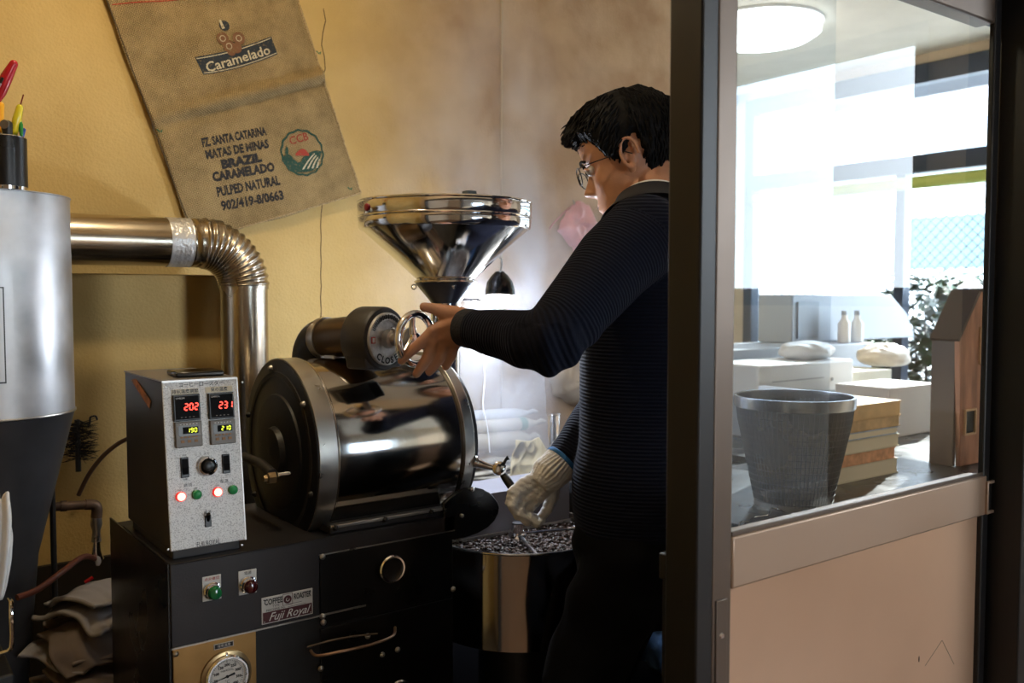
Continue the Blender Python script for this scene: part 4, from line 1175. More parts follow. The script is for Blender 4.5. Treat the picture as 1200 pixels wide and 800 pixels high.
# ================================================================== dark corner below the tank
# wire brush hanging on a hook
wy = WY + .10
bc = onY(91, 517, wy - .04)
brush = thing('round_brush', 'black round bristle brush with a hook hanging on the wall under the tank', 'brush', bc)
bm_ = MB(); rnd = random.Random(4)
for k in range(240):
    a = rnd.uniform(0, 2 * math.pi); z = rnd.uniform(-.042, .042)
    l = rnd.uniform(.028, .048)
    d = V((math.cos(a), math.sin(a) * .7, rnd.uniform(-.25, .25)))
    b0 = bc + V((0, 0, z)); bm_.tube([b0, b0 + d * l * .6, b0 + d * l + V((0, 0, rnd.uniform(-.006, .004)))], [.0011, .0009, .0005], 3)
bo = part('bristles', bm_, mat('black bristle', (.012, .009, .007), .7), brush); bo['kind'] = 'stuff'
part('brush_core', MB().cyl(bc + V((0, 0, -.07)), bc + V((0, 0, .05)), .006), black_iron, brush)
hk = [bc + V((0, 0, .05)), onY(104, 497, wy - .04), onY(106, 489, wy - .04), onY(112, 487.5, wy - .04), onY(114, 492, wy - .04)]
part('hook', MB().tube(smooth_path(hk), .0022, 8), black_iron, brush)
# hose from the control box down to the pipe
hs_ = [(152, 513), (138, 520), (120, 535), (104, 556), (92, 580)]
tag(part('hose', MB().tube(smooth_path([onY(x, y, 1.95 + .02 * k) for k, (x, y) in enumerate(hs_)]), .0045, 10), mat('red brown hose', (.08, .04, .022), .5), org=tuple(onY(92, 580, 2.03))), 'thin brown hose curving behind the control box', 'hose')
gpz = 2.10
gas = thing('gas_pipe', 'rusty horizontal gas pipe with an elbow and a brass valve low on the wall', 'pipe', onY(113, 655, gpz))
m_rust = mat('rusty pipe', (.11, .065, .04), .55, .4, var=.3, vscale=40)
part('pipe_run', MB().tube([onY(40, 595, gpz), onY(104, 591, gpz)], .0095, 16), m_rust, gas)
part('pipe_elbow', MB().tube(smooth_path([onY(100, 591, gpz), onY(110, 591.5, gpz), onY(113.5, 596, gpz), onY(113, 606, gpz)]), .0115, 16), m_rust, gas)
part('pipe_coupling', MB().tube([onY(78, 592.5, gpz), onY(71, 593, gpz)], .0115, 16), m_rust, gas)
part('valve_body', MB().tube([onY(113, 604, gpz), onY(113, 614, gpz), onY(113, 622, gpz), onY(113, 634, gpz)], [.0105, .0125, .008, .0105], 16), brushed, gas)
part('valve_cock', MB().tube([onY(113, 634, gpz), onY(113, 645, gpz), onY(115, 655, gpz), onY(114, 662, gpz)], [.008, .010, .012, .006], 16), chrome, gas)
tag(part('hose', MB().tube(smooth_path([onY(113, 655, gpz), onY(98, 652, gpz - .05), onY(75, 668, 1.95), onY(45, 690, 1.9), onY(20, 700, 1.88)]), .006, 10), mat('orange gas hose', (.10, .022, .010), .5), org=tuple(onY(20, 700, 1.88))), 'orange gas hose running from the brass valve under the tank', 'hose')
# pile of folded paper sacks behind the roaster
rs = random.Random(11)
def crumpled(name, label, pxc, t, w, d, yaw, tilt, m_, amp=.012, th=.004, seed=0, curl=0.0, group=None):
    c = P(*pxc, t)
    M = Matrix.Rotation(yaw, 3, 'Z') @ Matrix.Rotation(tilt, 3, 'X')
    def fn(u, v):
        x, y = (u - .5) * w, (v - .5) * d
        z = amp * noise.noise(V((x * 12 + seed, y * 12, seed * 1.7))) + amp * .6 * abs(noise.noise(V((x * 25 + seed, y * 18, 3.1)))) 
        if curl: z += curl * (math.cos((v - .5) * math.pi)) ** 2
        return c + M @ V((x + .01 * math.sin(v * 7 + seed), y, z))
    o = part(name, MB().grid(fn, 34, 34), m_, smooth=50, solid=th, org=(c.x, c.y, c.z - .02))
    return tag(o, label, 'paper sack', group)
m_paper = mat('off white paper sack', (.30, .28, .285), .7, var=.08, vscale=6, bump=.2, bscale=25)
m_paper2 = mat('tan paper sack', (.17, .13, .105), .75, var=.1, vscale=6, bump=.3, bscale=25)
stk = MB(); c = P(105, 800, 1.92)
crumpled('paper_sack', 'white folded paper sack with a red mark, topmost of the pile behind the roaster', (118, 697), 1.90, .17, .16, .45, -.10, m_paper, .010, .008, 1, curl=.02)
crumpled('paper_sack', 'tan creased paper sack in the middle of the pile behind the roaster', (118, 742), 1.88, .16, .16, .2, .4, m_paper2, .018, .006, 5)
crumpled('paper_sack', 'pale crumpled paper sack low in the pile behind the roaster', (82, 762), 1.84, .15, .13, .9, .3, m_paper, .014, .006, 9)
crumpled('paper_sack', 'pale flattened paper sack at the bottom of the pile behind the roaster', (120, 785), 1.84, .17, .16, .5, .15, m_paper2, .012, .006, 13)
crumpled('paper_sack', 'brown creased paper sack slumped at the front of the pile behind the roaster', (100, 757), 1.83, .15, .12, .3, .6, m_paper2, .022, .006, 21, curl=.02)
crumpled('paper_sack', 'white wrinkled paper sack under the topmost one of the pile behind the roaster', (110, 716), 1.88, .17, .15, .8, .15, m_paper, .020, .008, 17, curl=.015)
pt_ = P(118, 806, 1.87)
tag(part('cardboard_box', MB().box((pt_.x - .11, pt_.y - .10, 0), (pt_.x - .035, pt_.y + .16, pt_.z - .005)), mat('dark cardboard', (.10, .07, .045), .8), bevel=.002), 'dark cardboard box carrying the pile of paper sacks', 'box')
tag(part('red_tag', MB().obox(P(104, 679, 1.885), V((.008, 0, .004)), V((0, .004, 0)), V((-.002, 0, .004)) * .5), m_red), 'small red mark of tape on the topmost white paper sack', 'tape')
# pale ragged cloth in the near corner, hanging from a hook on a dark cabinet
ck = thing('side_cabinet', 'black metal cabinet with a steel handle at the edge below the tank', 'cabinet', P(-60, 800, 1.36) * 1.0)
q = P(6, 740, 1.42)
yaw_m = Matrix.Rotation(math.radians(-20), 3, 'Z')
part('cabinet_body', MB().box((q.x - .35, q.y + .004, 0), (q.x + .012, q.y + .25, .70)), black_iron, ck, bevel=.004)
hp_ = [V((q.x - .06, q.y, .66)), V((q.x - .06, q.y - .03, .66)), V((q.x - .008, q.y - .03, .66)), V((q.x + .002, q.y - .03, .70)), V((q.x + .002, q.y - .03, .742)), V((q.x + .002, q.y, .742))]
hh = [P(13, 706, 1.40), P(13, 720, 1.39), P(14, 745, 1.39), P(12, 760, 1.39), P(2, 765, 1.39), P(-20, 772, 1.39)]
part('handle', MB().tube(smooth_path([hh[0] + V((0, .02, 0))] + hh), .0035, 10), chrome, ck)
def rag(u, v):
    a = (u - .5) * 1.9
    r = .036 + .006 * math.sin(u * 23) + .004 * math.sin(u * 51 + v * 3)
    r *= .35 + .75 * math.sin(math.pi * min(1, .25 + v * .75)) ** .8
    base = P(-4, 578 + 122 * v, 1.36)
    return base + RGT * (math.sin(a) * r * 1.0) - _f0 * (math.cos(a) * r * .7) + V((0, 0, .008 * math.sin(u * 37) * (1 - v)))
rg_ = part('cloth_glove', MB().grid(rag, 60, 30), mat('off white knitted rag', (.86, .84, .82), .9, bump=.3, bscale=120), smooth=180, solid=.004, org=tuple(P(-4, 700, 1.36)))
tag(rg_, 'off white ragged cloth hanging beside the tank cone', 'cloth')
# ================================================================== the man at the roaster
def remeshed(name, mb, voxel, m_, parent=None, smooth_it=4, org=None, attr=None, hook=None):
    me = bpy.data.meshes.new('tmp'); me.from_pydata([tuple(p) for p in mb.v], [], mb.f)
    bm = bmesh.new(); bm.from_mesh(me); bmesh.ops.remove_doubles(bm, verts=bm.verts, dist=1e-6); bmesh.ops.recalc_face_normals(bm, faces=bm.faces); bm.to_mesh(me); bm.free()
    ob = bpy.data.objects.new('tmp', me); scene.collection.objects.link(ob)
    r = ob.modifiers.new('r', 'REMESH'); r.mode = 'VOXEL'; r.voxel_size = voxel; r.adaptivity = 0
    s = ob.modifiers.new('s', 'SMOOTH'); s.factor = .5; s.iterations = smooth_it
    dg = bpy.context.evaluated_depsgraph_get()
    ev = ob.evaluated_get(dg)
    out = bpy.data.meshes.new_from_object(ev)
    bpy.data.objects.remove(ob)
    og = origin_of(parent) if parent is not None else V(org)
    n = len(out.vertices); co = np.empty(n * 3); out.vertices.foreach_get('co', co); co = co.reshape(-1, 3)
    if hook is not None:
        no = np.empty(n * 3); out.vertices.foreach_get('normal', no); co = hook(co, no.reshape(-1, 3))
    if attr is not None:
        at = out.attributes.new('rib', 'FLOAT', 'POINT'); at.data.foreach_set('value', attr(co).astype(np.float32))
    out.vertices.foreach_set('co', (co - np.array(og)).ravel())
    out.materials.clear(); out.materials.append(m_); out.shade_smooth(); out.update(); out.name = name
    return link(name, out, parent, og)

PF = V((-.661, .750, 0)).normalized()          # the way he faces
PL = V((-PF.y, PF.x, 0))                        # towards his left
UZ = V((0, 0, 1))
m_skin = mat('warm skin', (.50, .245, .145), .46, var=.10, vscale=22, bump=.12, bscale=160, sss=.12)
m_hair = mat('black hair', (.006, .0055, .006), .6, spec=.12, bump=.25, bscale=220)
m_trouser = mat('black trousers', (.0035, .0035, .0045), .9, spec=.1, var=.2, bump=.1, bscale=200)
m_knit0 = None
def knit():
    m, nt, b = node_mat('navy ribbed knit'); N, L = nt.nodes, nt.links
    at = N.new('ShaderNodeAttribute'); at.attribute_name = 'rib'
    mu = N.new('ShaderNodeMath'); mu.operation = 'MULTIPLY'; mu.inputs[1].default_value = 2 * math.pi / .0068
    L.new(at.outputs['Fac'], mu.inputs[0])
    si = N.new('ShaderNodeMath'); si.operation = 'SINE'; L.new(mu.outputs[0], si.inputs[0])
    tc = N.new('ShaderNodeTexCoord'); n = N.new('ShaderNodeTexNoise'); n.inputs['Scale'].default_value = 300
    L.new(tc.outputs['Object'], n.inputs['Vector'])
    ma = N.new('ShaderNodeMath'); ma.operation = 'MULTIPLY_ADD'; ma.inputs[1].default_value = .9; L.new(n.outputs['Fac'], ma.inputs[0]); L.new(si.outputs[0], ma.inputs[2])
    r = N.new('ShaderNodeValToRGB'); r.color_ramp.elements[0].position = .0; r.color_ramp.elements[1].position = 1.0
    r.color_ramp.elements[0].color = (.006, .007, .013, 1); r.color_ramp.elements[1].color = (.0095, .0105, .019, 1)
    mr = N.new('ShaderNodeMapRange'); mr.inputs['From Min'].default_value = -1; mr.inputs['From Max'].default_value = 1.5
    L.new(ma.outputs[0], mr.inputs['Value']); L.new(mr.outputs[0], r.inputs[0]); L.new(r.outputs[0], b.inputs['Base Color'])
    b.inputs['Specular IOR Level'].default_value = .08; b.inputs['Roughness'].default_value = .9; b.inputs['Sheen Weight'].default_value = .05; b.inputs['Sheen Roughness'].default_value = .4
    b.inputs['Sheen Tint'].default_value = (.5, .55, .8, 1)
    bp = N.new('ShaderNodeBump'); bp.inputs['Strength'].default_value = .55; bp.inputs['Distance'].default_value = .0014
    L.new(ma.outputs[0], bp.inputs['Height']); L.new(bp.outputs[0], b.inputs['Normal'])
    return m
m_knit = knit()

# --- joints
SHL = P(748, 274, 1.60); ELL = P(643, 402, 1.44); WRL = P(546, 384, 1.575)
SHR = P(772, 296, 1.93); ELR = P(716, 468, 1.90); WRR = P(654, 546, 1.79)
NECKB = P(766, 242, 1.76); CH = P(760, 330, 1.77); WA = P(757, 480, 1.77); HP = P(748, 590, 1.77)
HD0 = P(738, 190, 1.80)                        # between the ears
pit = math.radians(17)
HF = (PF * math.cos(pit) - UZ * math.sin(pit)).normalized(); HU = (UZ * math.cos(pit) + PF * math.sin(pit)).normalized(); HL = PL
print('MAN shoulder-elbow', (SHL - ELL).length, (ELL - WRL).length, (SHR - ELR).length, (ELR - WRR).length, 'z', NECKB.z, HP.z, HD0.z)

tz = np.array([-.120, -.112, -.100, -.085, -.065, -.045, -.020, .0, .02, .035, .055, .08, .10, .115, .124, .128])
txf = np.array([.035, .068, .080, .083, .080, .081, .080, .080, .084, .090, .092, .086, .070, .048, .022, .002])
txb = np.array([-.02, -.015, -.005, .012, .035, .055, .075, .087, .094, .098, .100, .095, .080, .058, .030, .002])
tw = np.array([.012, .030, .043, .052, .058, .062, .067, .071, .074, .075, .075, .069, .057, .040, .021, .002])
def head_local(z, th, hair=False):
    xf, xb, w = np.interp(z, tz, txf), np.interp(z, tz, txb), np.interp(z, tz, tw)
    cx, a = (xf - xb) / 2, (xf + xb) / 2
    n = 2.25
    c, s = math.cos(th), math.sin(th)
    x = cx + a * math.copysign(abs(c) ** (2 / n), c); y = w * math.copysign(abs(s) ** (2 / n), s)
    if hair: return x, y
    if c > 0:
        g = lambda y0, z0, sy, sz: math.exp(-((abs(y) - y0) / sy) ** 2 - ((z - z0) / sz) ** 2)
        # nose
        if -.052 < z < .012:
            k = (.012 - z) / .047 if z > -.035 else max(0, 1 - ((-.035 - z) / .015) ** 1.6)
            wd = .0075 + .0065 * max(0, min(1, (.0 - z) / .035))
            x += .027 * k ** 1.15 * math.exp(-(y / wd) ** 2)
        x += .006 * g(.013, -.040, .006, .008)
        x += .006 * g(.020, .022, .016, .007)                # brow
        x -= .011 * g(.031, .004, .015, .012)                # eye socket
        x += .0065 * g(.031, .003, .010, .008)               # eyeball
        x += .006 * g(.045, -.022, .016, .016)               # cheekbone
        x += .0065 * g(0, -.063, .020, .0055); x += .006 * g(0, -.0735, .018, .0055); x -= .003 * g(0, -.0685, .022, .002)
        x -= .005 * g(0, -.087, .025, .008); x += .005 * g(0, -.104, .020, .012)
    return x, y
def HW(x, y, z): return HD0 + HF * x + HL * y + HU * z
body = MB()
zs = np.concatenate([np.linspace(-.120, .10, 84), np.linspace(.104, .128, 12)])
nth = 150
ths = [2 * math.pi * k / nth for k in range(nth)]
hv = [HW(*(lambda q: (q[0], q[1], z))(head_local(z, th))) for z in zs for th in ths]
hfc = [(j * nth + i, j * nth + (i + 1) % nth, (j + 1) * nth + (i + 1) % nth, (j + 1) * nth + i) for j in range(len(zs) - 1) for i in range(nth)]
hfc += [tuple(reversed(range(nth))), tuple(range((len(zs) - 1) * nth, len(zs) * nth))]
body.add(hv, hfc)
# ears
for s in (1, -1):
    ec_ = lambda u, w_, o: HW(-.004 + u, s * (.072 + o), w_)
    rim = []
    for k in range(20):
        a = math.radians(-95 + 290 * k / 19)
        rim.append(ec_(-.004 - .0165 * math.cos(a + math.pi) * (1) , .004 + .029 * math.sin(a) * (1 if a > 0 else 1), .010 + .006 * (k / 19 if k < 10 else 1 - k / 19)))
    body.tube(smooth_path(rim, 2), .0042, 8)
    bowl = Matrix((HF, HL, HU)).transposed()
    body.ell(ec_(-.005, .000, -.003), .0125, .008, .022, bowl, 16, 10)
    body.ell(ec_(.000, -.024, .006), .009, .006, .010, bowl, 12, 8)
    body.caps([ec_(.011, -.004, .004), ec_(.010, .004, .004)], [.004, .004], 8)
# neck
nk0 = HW(-.035, 0, -.045); nk1 = NECKB
body.caps([nk0, nk0.lerp(nk1, .5), nk1, nk1 + V((0, 0, -.08))], [.056, .056, .062, .075], 28)
def ring_loft(mb, rows, n=40):
    """rows: (centre, half width along PL, half depth along PF, exponent)"""
    vs_ = []
    for (c, hw, hd) in rows:
        for k in range(n):
            a = 2 * math.pi * k / n; ca, sa = math.cos(a), math.sin(a); e = 2 / 2.4
            vs_.append(c + PL * hw * math.copysign(abs(ca) ** e, ca) + PF * hd * math.copysign(abs(sa) ** e, sa))
    m = len(rows)
    mb.add(vs_, [(j * n + i, j * n + (i + 1) % n, (j + 1) * n + (i + 1) % n, (j + 1) * n + i) for j in range(m - 1) for i in range(n)] + [tuple(range(n)), tuple(range((m - 1) * n, m * n))])
ring_loft(body, [(HP - UZ * .06, .145, .10), (HP, .155, .105), (WA, .145, .10), (CH - UZ * .05, .16, .105), (CH + UZ * .06, .16, .085), (NECKB - UZ * .03, .09, .065)])
body.caps([SHL, SHL.lerp(ELL, .5), ELL], [.05, .045, .038]); body.caps([ELL, ELL.lerp(WRL, .35), WRL], [.038, .037, .026])
body.caps([SHR, SHR.lerp(ELR, .5), ELR], [.05, .045, .036]); body.caps([ELR, ELR.lerp(WRR, .35), WRR], [.034, .034, .025])
# left hand, open over the wheel
T0 = 1.572
def hp(x, y, t=0.0): return P(x, y, T0 + t)
palm = [(507, 388, 0), (508, 399, .004), (517, 403, .010), (530, 402, .016)]
for k, (x, y, t) in enumerate(palm):
    body.caps([hp(546, 376 + k * 5, .004 + k * .003), hp((x + 546) / 2, (y + 376 + k * 5) / 2 - 1, t * .6), hp(x, y, t)], [.0165, .0165, .0118], 14)
body.caps([WRL, hp(538, 382, .004)], [.026, .024], 18)
body.caps([hp(540, 370, .004), hp(522, 367, .002), hp(509, 361.5, .0), hp(497, 359.5, -.002)], [.0165, .0155, .0100, .0088], 14)   # thumb
for ptl, rl_ in (([(507, 389, 0), (489, 405, -.004), (478, 415, .0), (470.5, 422.5, .006)], [.0115, .0098, .0088, .0078]),
                 ([(508, 400, .004), (500, 420, .004), (493, 431, .010), (488, 438, .016)], [.0115, .0098, .0088, .0078]),
                 ([(519, 404, .010), (515, 420, .012), (508, 430, .018), (503, 436, .022)], [.011, .0095, .0085, .0075]),
                 ([(532, 404, .016), (530, 416, .019), (526, 424, .023), (522, 430, .027)], [.0105, .0088, .0078, .0070])):
    body.caps([hp(*q) for q in ptl], rl_, 14)
    # knuckle
    body.ell(hp(*ptl[0]) - FWD * .003, rl_[0] * 1.02, rl_[0] * 1.02, rl_[0] * 1.02, None, 12, 8)
# right hand inside the glove
T1 = 1.765
def gp_(x, y, t=0.0): return P(x, y, T1 + t)
gl = MB()
def glove_hand(mb, g):
    kn_ = [(612, 567, -.008), (606, 577, -.012), (609, 590, -.008), (617, 597, .0)]
    for k, (x, y, t) in enumerate(kn_):
        mb.caps([gp_(650 + k * 1.5, 545 + k * 4, .010), gp_((x + 652) / 2, (y + 549 + k * 3) / 2, .0), gp_(x, y, t)], [.018 * g, .0175 * g, .0140 * g], 14)
    fi = [([(612, 567, -.008), (600, 576, -.014), (597, 589, -.010), (604, 596, .004)], [.0128, .0118, .0112, .0105]),
          ([(606, 578, -.012), (600, 593, -.022), (607, 604, -.018), (615, 601, .0)], [.0128, .012, .0115, .0105]),
          ([(609, 590, -.008), (609, 603, -.020), (618, 611, -.016), (626, 606, .0)], [.0125, .0118, .0112, .0105]),
          ([(617, 597, 0), (621, 608, -.010), (629, 614, -.008), (635, 609, .004)], [.0115, .011, .0105, .0095]),
          ([(648, 560, .020), (647, 582, .020), (641, 597, .012), (634, 606, .006)], [.0175, .0155, .013, .0105])]
    for ptl, rl_ in fi:
        mb.caps([gp_(*q) for q in ptl], [r * g for r in rl_], 14)
glove_hand(body, .72)
body.caps([WRR, gp_(640, 560, .004)], [.024, .022], 16)
# legs
HL0 = HP + PL * .085 - UZ * .06; HR0 = HP - PL * .085 - UZ * .06
KNL = P(684, 792, 1.62); KNR = P(715, 800, 1.76)
def floorpt(k, back, side): return V((k.x, k.y, 0)) - PF * back + PL * side
ANL = floorpt(KNL, .06, .02); ANL.z = .09; ANR = floorpt(KNR, .02, -.05); ANR.z = .09
KNL.z = .50; KNR.z = .50
KNL = CAM + (P(680, 797, 1.62) - CAM); KNR = P(694, 800, 1.78)
for (h, k, an) in ((HL0, KNL, ANL), (HR0, KNR, ANR)):
    body.caps([h, h.lerp(k, .5), k], [.078, .066, .050], 20); body.caps([k, k.lerp(an, .35), an], [.050, .050, .032], 18)
    body.caps([an, an + V((0, 0, -.045)) + PF * .02, an + V((0, 0, -.055)) + PF * .13], [.032, .032, .026], 14)
foot0 = V(((ANL.x + ANR.x) / 2, (ANL.y + ANR.y) / 2, 0))
man = remeshed('person', body, .0028, m_skin, None, 5, org=foot0)
tag(man, 'man in navy ribbed sweater and glasses, bare hand at the wheel, white glove on other', 'person')

# --- sweater
sw = MB()
ring_loft(sw, [(HP - UZ * .035, .172, .122), (HP + UZ * .01, .178, .128), (WA, .172, .126), (WA.lerp(CH, .5), .180, .130), (CH - UZ * .04, .186, .130), (CH + UZ * .045, .182, .112), (CH.lerp(NECKB, .75), .155, .095), (NECKB - UZ * .016, .105, .080), (NECKB + UZ * .004, .078, .074), (NECKB + UZ * .012, .070, .068)], 56)
sw.caps([SHL - UZ * .004 + PF * -.01, SHL.lerp(ELL, .3), SHL.lerp(ELL, .62), ELL, ], [.075, .070, .061, .053], 28)
sw.caps([ELL, ELL.lerp(WRL, .4), ELL.lerp(WRL, .75)], [.053, .045, .038], 28)
sw.tube([ELL.lerp(WRL, .4), ELL.lerp(WRL, .75), ELL.lerp(WRL, .93), WRL + (WRL - ELL).normalized() * .004], [.045, .037, .0335, .0325], 28)
sw.caps([SHR, SHR.lerp(ELR, .5), ELR], [.072, .060, .052], 28)
sw.tube([ELR + (ELR - WRR).normalized() * .03, ELR, ELR.lerp(WRR, .6), WRR.lerp(ELR, .05)], [.03, .052, .044, .036], 28)
ar = [np.array(SHL), np.array(ELL), np.array(WRL)]; arr = [np.array(SHR), np.array(ELR), np.array(WRR)]
def seg_dist(co, a, b):
    d = b - a; L_ = np.linalg.norm(d); u = d / L_; t = (co - a) @ u; tc = np.clip(t, 0, L_)
    return np.linalg.norm(co - (a + tc[:, None] * u), axis=1), t
def ribattr(co):
    z = co[:, 2].copy(); out = z.copy(); best = np.full(len(co), 1e9)
    for j in (ar, arr):
        d0, t0 = seg_dist(co, j[0], j[1]); d1, t1 = seg_dist(co, j[1], j[2]); L0 = np.linalg.norm(j[1] - j[0])
        # smooth axial coordinate along the bent arm
        w = 1 / (1 + np.exp(-((d0 - d1) / .012)))
        s = t0 * (1 - w) + (L0 + t1) * w
        dm = np.minimum(d0, d1)
        inside = (dm < .082) & (s > .02)
        out = np.where(inside, 3.0 - s, out)
    return out
def folds(co, no):
    a = np.empty(len(co))
    E = np.array(ELL); W_ = np.array(WRL); S_ = np.array(SHL)
    for i, p in enumerate(co):
        pass
        break
    d = np.linalg.norm(co - E, axis=1)
    k = np.exp(-(d / .085) ** 2)
    u = (W_ - S_) / np.linalg.norm(W_ - S_)
    ph = (co - E) @ u
    q = (co - E) @ np.array([0, 0, 1.0])
    disp = .0045 * k * np.sin(ph * 150 + q * 40) * (q < .03)
    # broad waves of the loose body
    disp += .0035 * np.sin(co[:, 2] * 38 + co[:, 0] * 14) * np.exp(-((co[:, 2] - HP.z - .08) / .10) ** 2)
    return co + no * disp[:, None]
sweater = remeshed('sweater', sw, .0042, m_knit, man, 8, attr=ribattr, hook=folds)
cf = MB()
dW = (WRL - ELL).normalized()
part('cuff', MB().lathe(WRL - dW * .022, dW, [(0, .0340), (.012, .0345), (.026, .0335), (.029, .031), (.027, .026)], 40, cap=False), mat('navy knit cuff', (.010, .011, .018), .85, bump=.5, bscale=200), man)
# collar and shirt
colp = []
cn = (nk0 - NECKB).normalized()
part('shirt_collar', MB().lathe(NECKB - cn * .010, cn, [(0, .074), (.012, .067), (.026, .0635), (.028, .062), (.024, .060), (0, .064)], 48, cap=False), mat('white shirt collar', (.75, .76, .78), .7), man)
part('neck_band', MB().lathe(NECKB, cn, [(-.045, .104), (-.030, .094), (-.014, .082), (-.002, .0770), (.004, .0755), (.006, .073), (.002, .0715), (-.03, .07)], 48, cap=False), mat('navy neck band', (.010, .011, .018), .85), man)

# --- trousers, belt, shoes
tr = MB()
ring_loft(tr, [(HP - UZ * .20, .15, .11), (HP - UZ * .06, .175, .122), (HP + UZ * .02, .165, .116), (HP + UZ * .06, .155, .108)], 48)
for (h, k, an) in ((HL0, KNL, ANL), (HR0, KNR, ANR)):
    tr.caps([h - UZ * .02, h.lerp(k, .5), k], [.096, .084, .068], 24); tr.tube([k, k.lerp(an, .4), an + V((0, 0, .0)), an - V((0, 0, .03))], [.068, .066, .056, .056], 24)
def tfold(co, no):
    d = .004 * np.sin(co[:, 2] * 60 + co[:, 0] * 30) * np.exp(-((co[:, 2] - .80) / .15) ** 2) + .003 * np.sin(co[:, 2] * 23 + co[:, 1] * 50)
    return co + no * d[:, None]
remeshed('trousers', tr, .006, m_trouser, man, 5, hook=tfold)
for an in (ANL, ANR):
    sh = MB().caps([an + V((0, 0, -.05)) - PF * .03, an + V((0, 0, -.05)) + PF * .08, an + V((0, 0, -.058)) + PF * .16], [.040, .040, .032], 20)
    sh.v = [(x, y, max(z, .001)) for (x, y, z) in sh.v]
    part('shoe', sh, black_plastic, man)

# --- hair
def hairline(th):
    a = abs(math.degrees(th))
    return float(np.interp(a, [0, 25, 45, 56, 63, 70, 82, 90, 97, 103, 110, 125, 180], [.063, .062, .062, .054, .034, .004, -.004, .012, .038, .036, -.010, -.045, -.068]))
def hair_thick(z, th):
    e = (z - hairline(th)) / .006
    k = max(0, min(1, e)); k = k * k * (3 - 2 * k)
    a = abs(math.degrees(th))
    full = float(np.interp(z, [-.07, -.03, .02, .06, .12], [.004, .006, .010, .015, .017])) + (.010 * math.exp(-((a - 10) / 32) ** 2) * math.exp(-((z - .085) / .022) ** 2))
    return -.006 * (1 - k) + full * k
hm = MB()
zh_ = np.concatenate([np.linspace(-.085, .10, 70), np.linspace(.102, .128, 16)]); nh_ = 120
hv = []
def hair_pt(z, th, extra=0):
    x, y = head_local(z, th, True)
    h_ = hair_thick(z, th) + extra
    cx = (np.interp(z, tz, txf) - np.interp(z, tz, txb)) / 2
    d = V((x - cx, y, (z - .01) * .75)); d = d.normalized() if d.length > 1e-5 else V((0, 0, 1))
    nz_ = .0035 * noise.noise(V((x * 40, y * 90, z * 40))) * (h_ > .004)
    return HW(x + d.x * (h_ + nz_), y + d.y * (h_ + nz_), z + d.z * (h_ + nz_))
for z in zh_:
    for k in range(nh_):
        th = 2 * math.pi * k / nh_; th = th - 2 * math.pi if th > math.pi else th
        hv.append(hair_pt(z, th))
hm.add(hv, [(j * nh_ + i, j * nh_ + (i + 1) % nh_, (j + 1) * nh_ + (i + 1) % nh_, (j + 1) * nh_ + i) for j in range(len(zh_) - 1) for i in range(nh_)] + [tuple(range((len(zh_) - 1) * nh_, len(zh_) * nh_))])
rh = random.Random(3); cnt = 0
while cnt < 1900:
    z = rh.uniform(-.06, .127); th = rh.uniform(-math.pi, math.pi)
    if cnt % 4 == 0: th = rh.uniform(-1.2, 1.2); z = hairline(th) + rh.uniform(.004, .022)
    if z < hairline(th) + .004: continue
    cnt += 1
    a = abs(math.degrees(th))
    p0 = hair_pt(z, th, -.003)
    # combed from the crown to the front and side
    dz_ = -(.012 + .014 * rh.random()) if z < .1 else -.012 - .01 * rh.random()
    dth = -(.22 if a > 40 else .15) * math.copysign(1, th) * rh.uniform(.3, 1)
    if a > 95: dth = 0; dz_ *= 1.1
    if a < 40 and z > .06: dz_ = -.016
    e = rh.uniform(-.001, .0045)
    p1 = hair_pt(max(-.078, z + dz_ * .5), th + dth * .5, e); p2 = hair_pt(max(-.084, z + dz_), th + dth, e * .6 if z + dz_ > hairline(th + dth) else .004)
    if a < 45 and z < .10: p2 = p1 + HF * .008 - HU * .005 + HL * rh.uniform(-.006, .008)
    hm.tube([p0, p1, p2], [.0026, .0022, .0006], 4)
part('hair', hm, m_hair, man, smooth=60)
# eyebrow, eye, mouth line
for s in (1, -1):
    xe, ye = .079, .031 * s
    part('eyeball', MB().ell(HW(.0765, .031 * s, .003), .0105, .0105, .0105, None, 20, 12), mat('eye white %d' % s, (.55, .5, .46), .2), man)
    part('iris', MB().ell(HW(.0835, .031 * s, .001), .0052, .0052, .0052, None, 12, 8), mat('dark iris %d' % s, (.01, .007, .006), .15), man)
    eb_ = [HW(.0885 + dx, y_ * s, z_) for (dx, y_, z_) in ((.003, .014, .019), (.004, .024, .023), (.000, .036, .0245), (-.008, .046, .020))]
    part('eyebrow', MB().tube(smooth_path(eb_, 4), [.0018] + [.0030] * 11 + [.0010], 8), m_hair, man)
    el = [HW(x_, y_ * s, z_) for (x_, y_, z_) in ((.084, .018, .004), (.0875, .026, .0085), (.0855, .036, .0085), (.079, .045, .003))]
    part('eyelid', MB().tube(smooth_path(el, 4), .0022, 8), m_skin, man)
lp_ = [HW(np.interp(abs(y_), [0, .024], [.0875, .0745]), y_, -.0685 + .0008 * math.cos(y_ * 120)) for y_ in np.linspace(-.024, .024, 13)]
part('mouth_line', MB().tube(lp_, .0011, 6), mat('lip shade', (.16, .05, .035), .5), man)
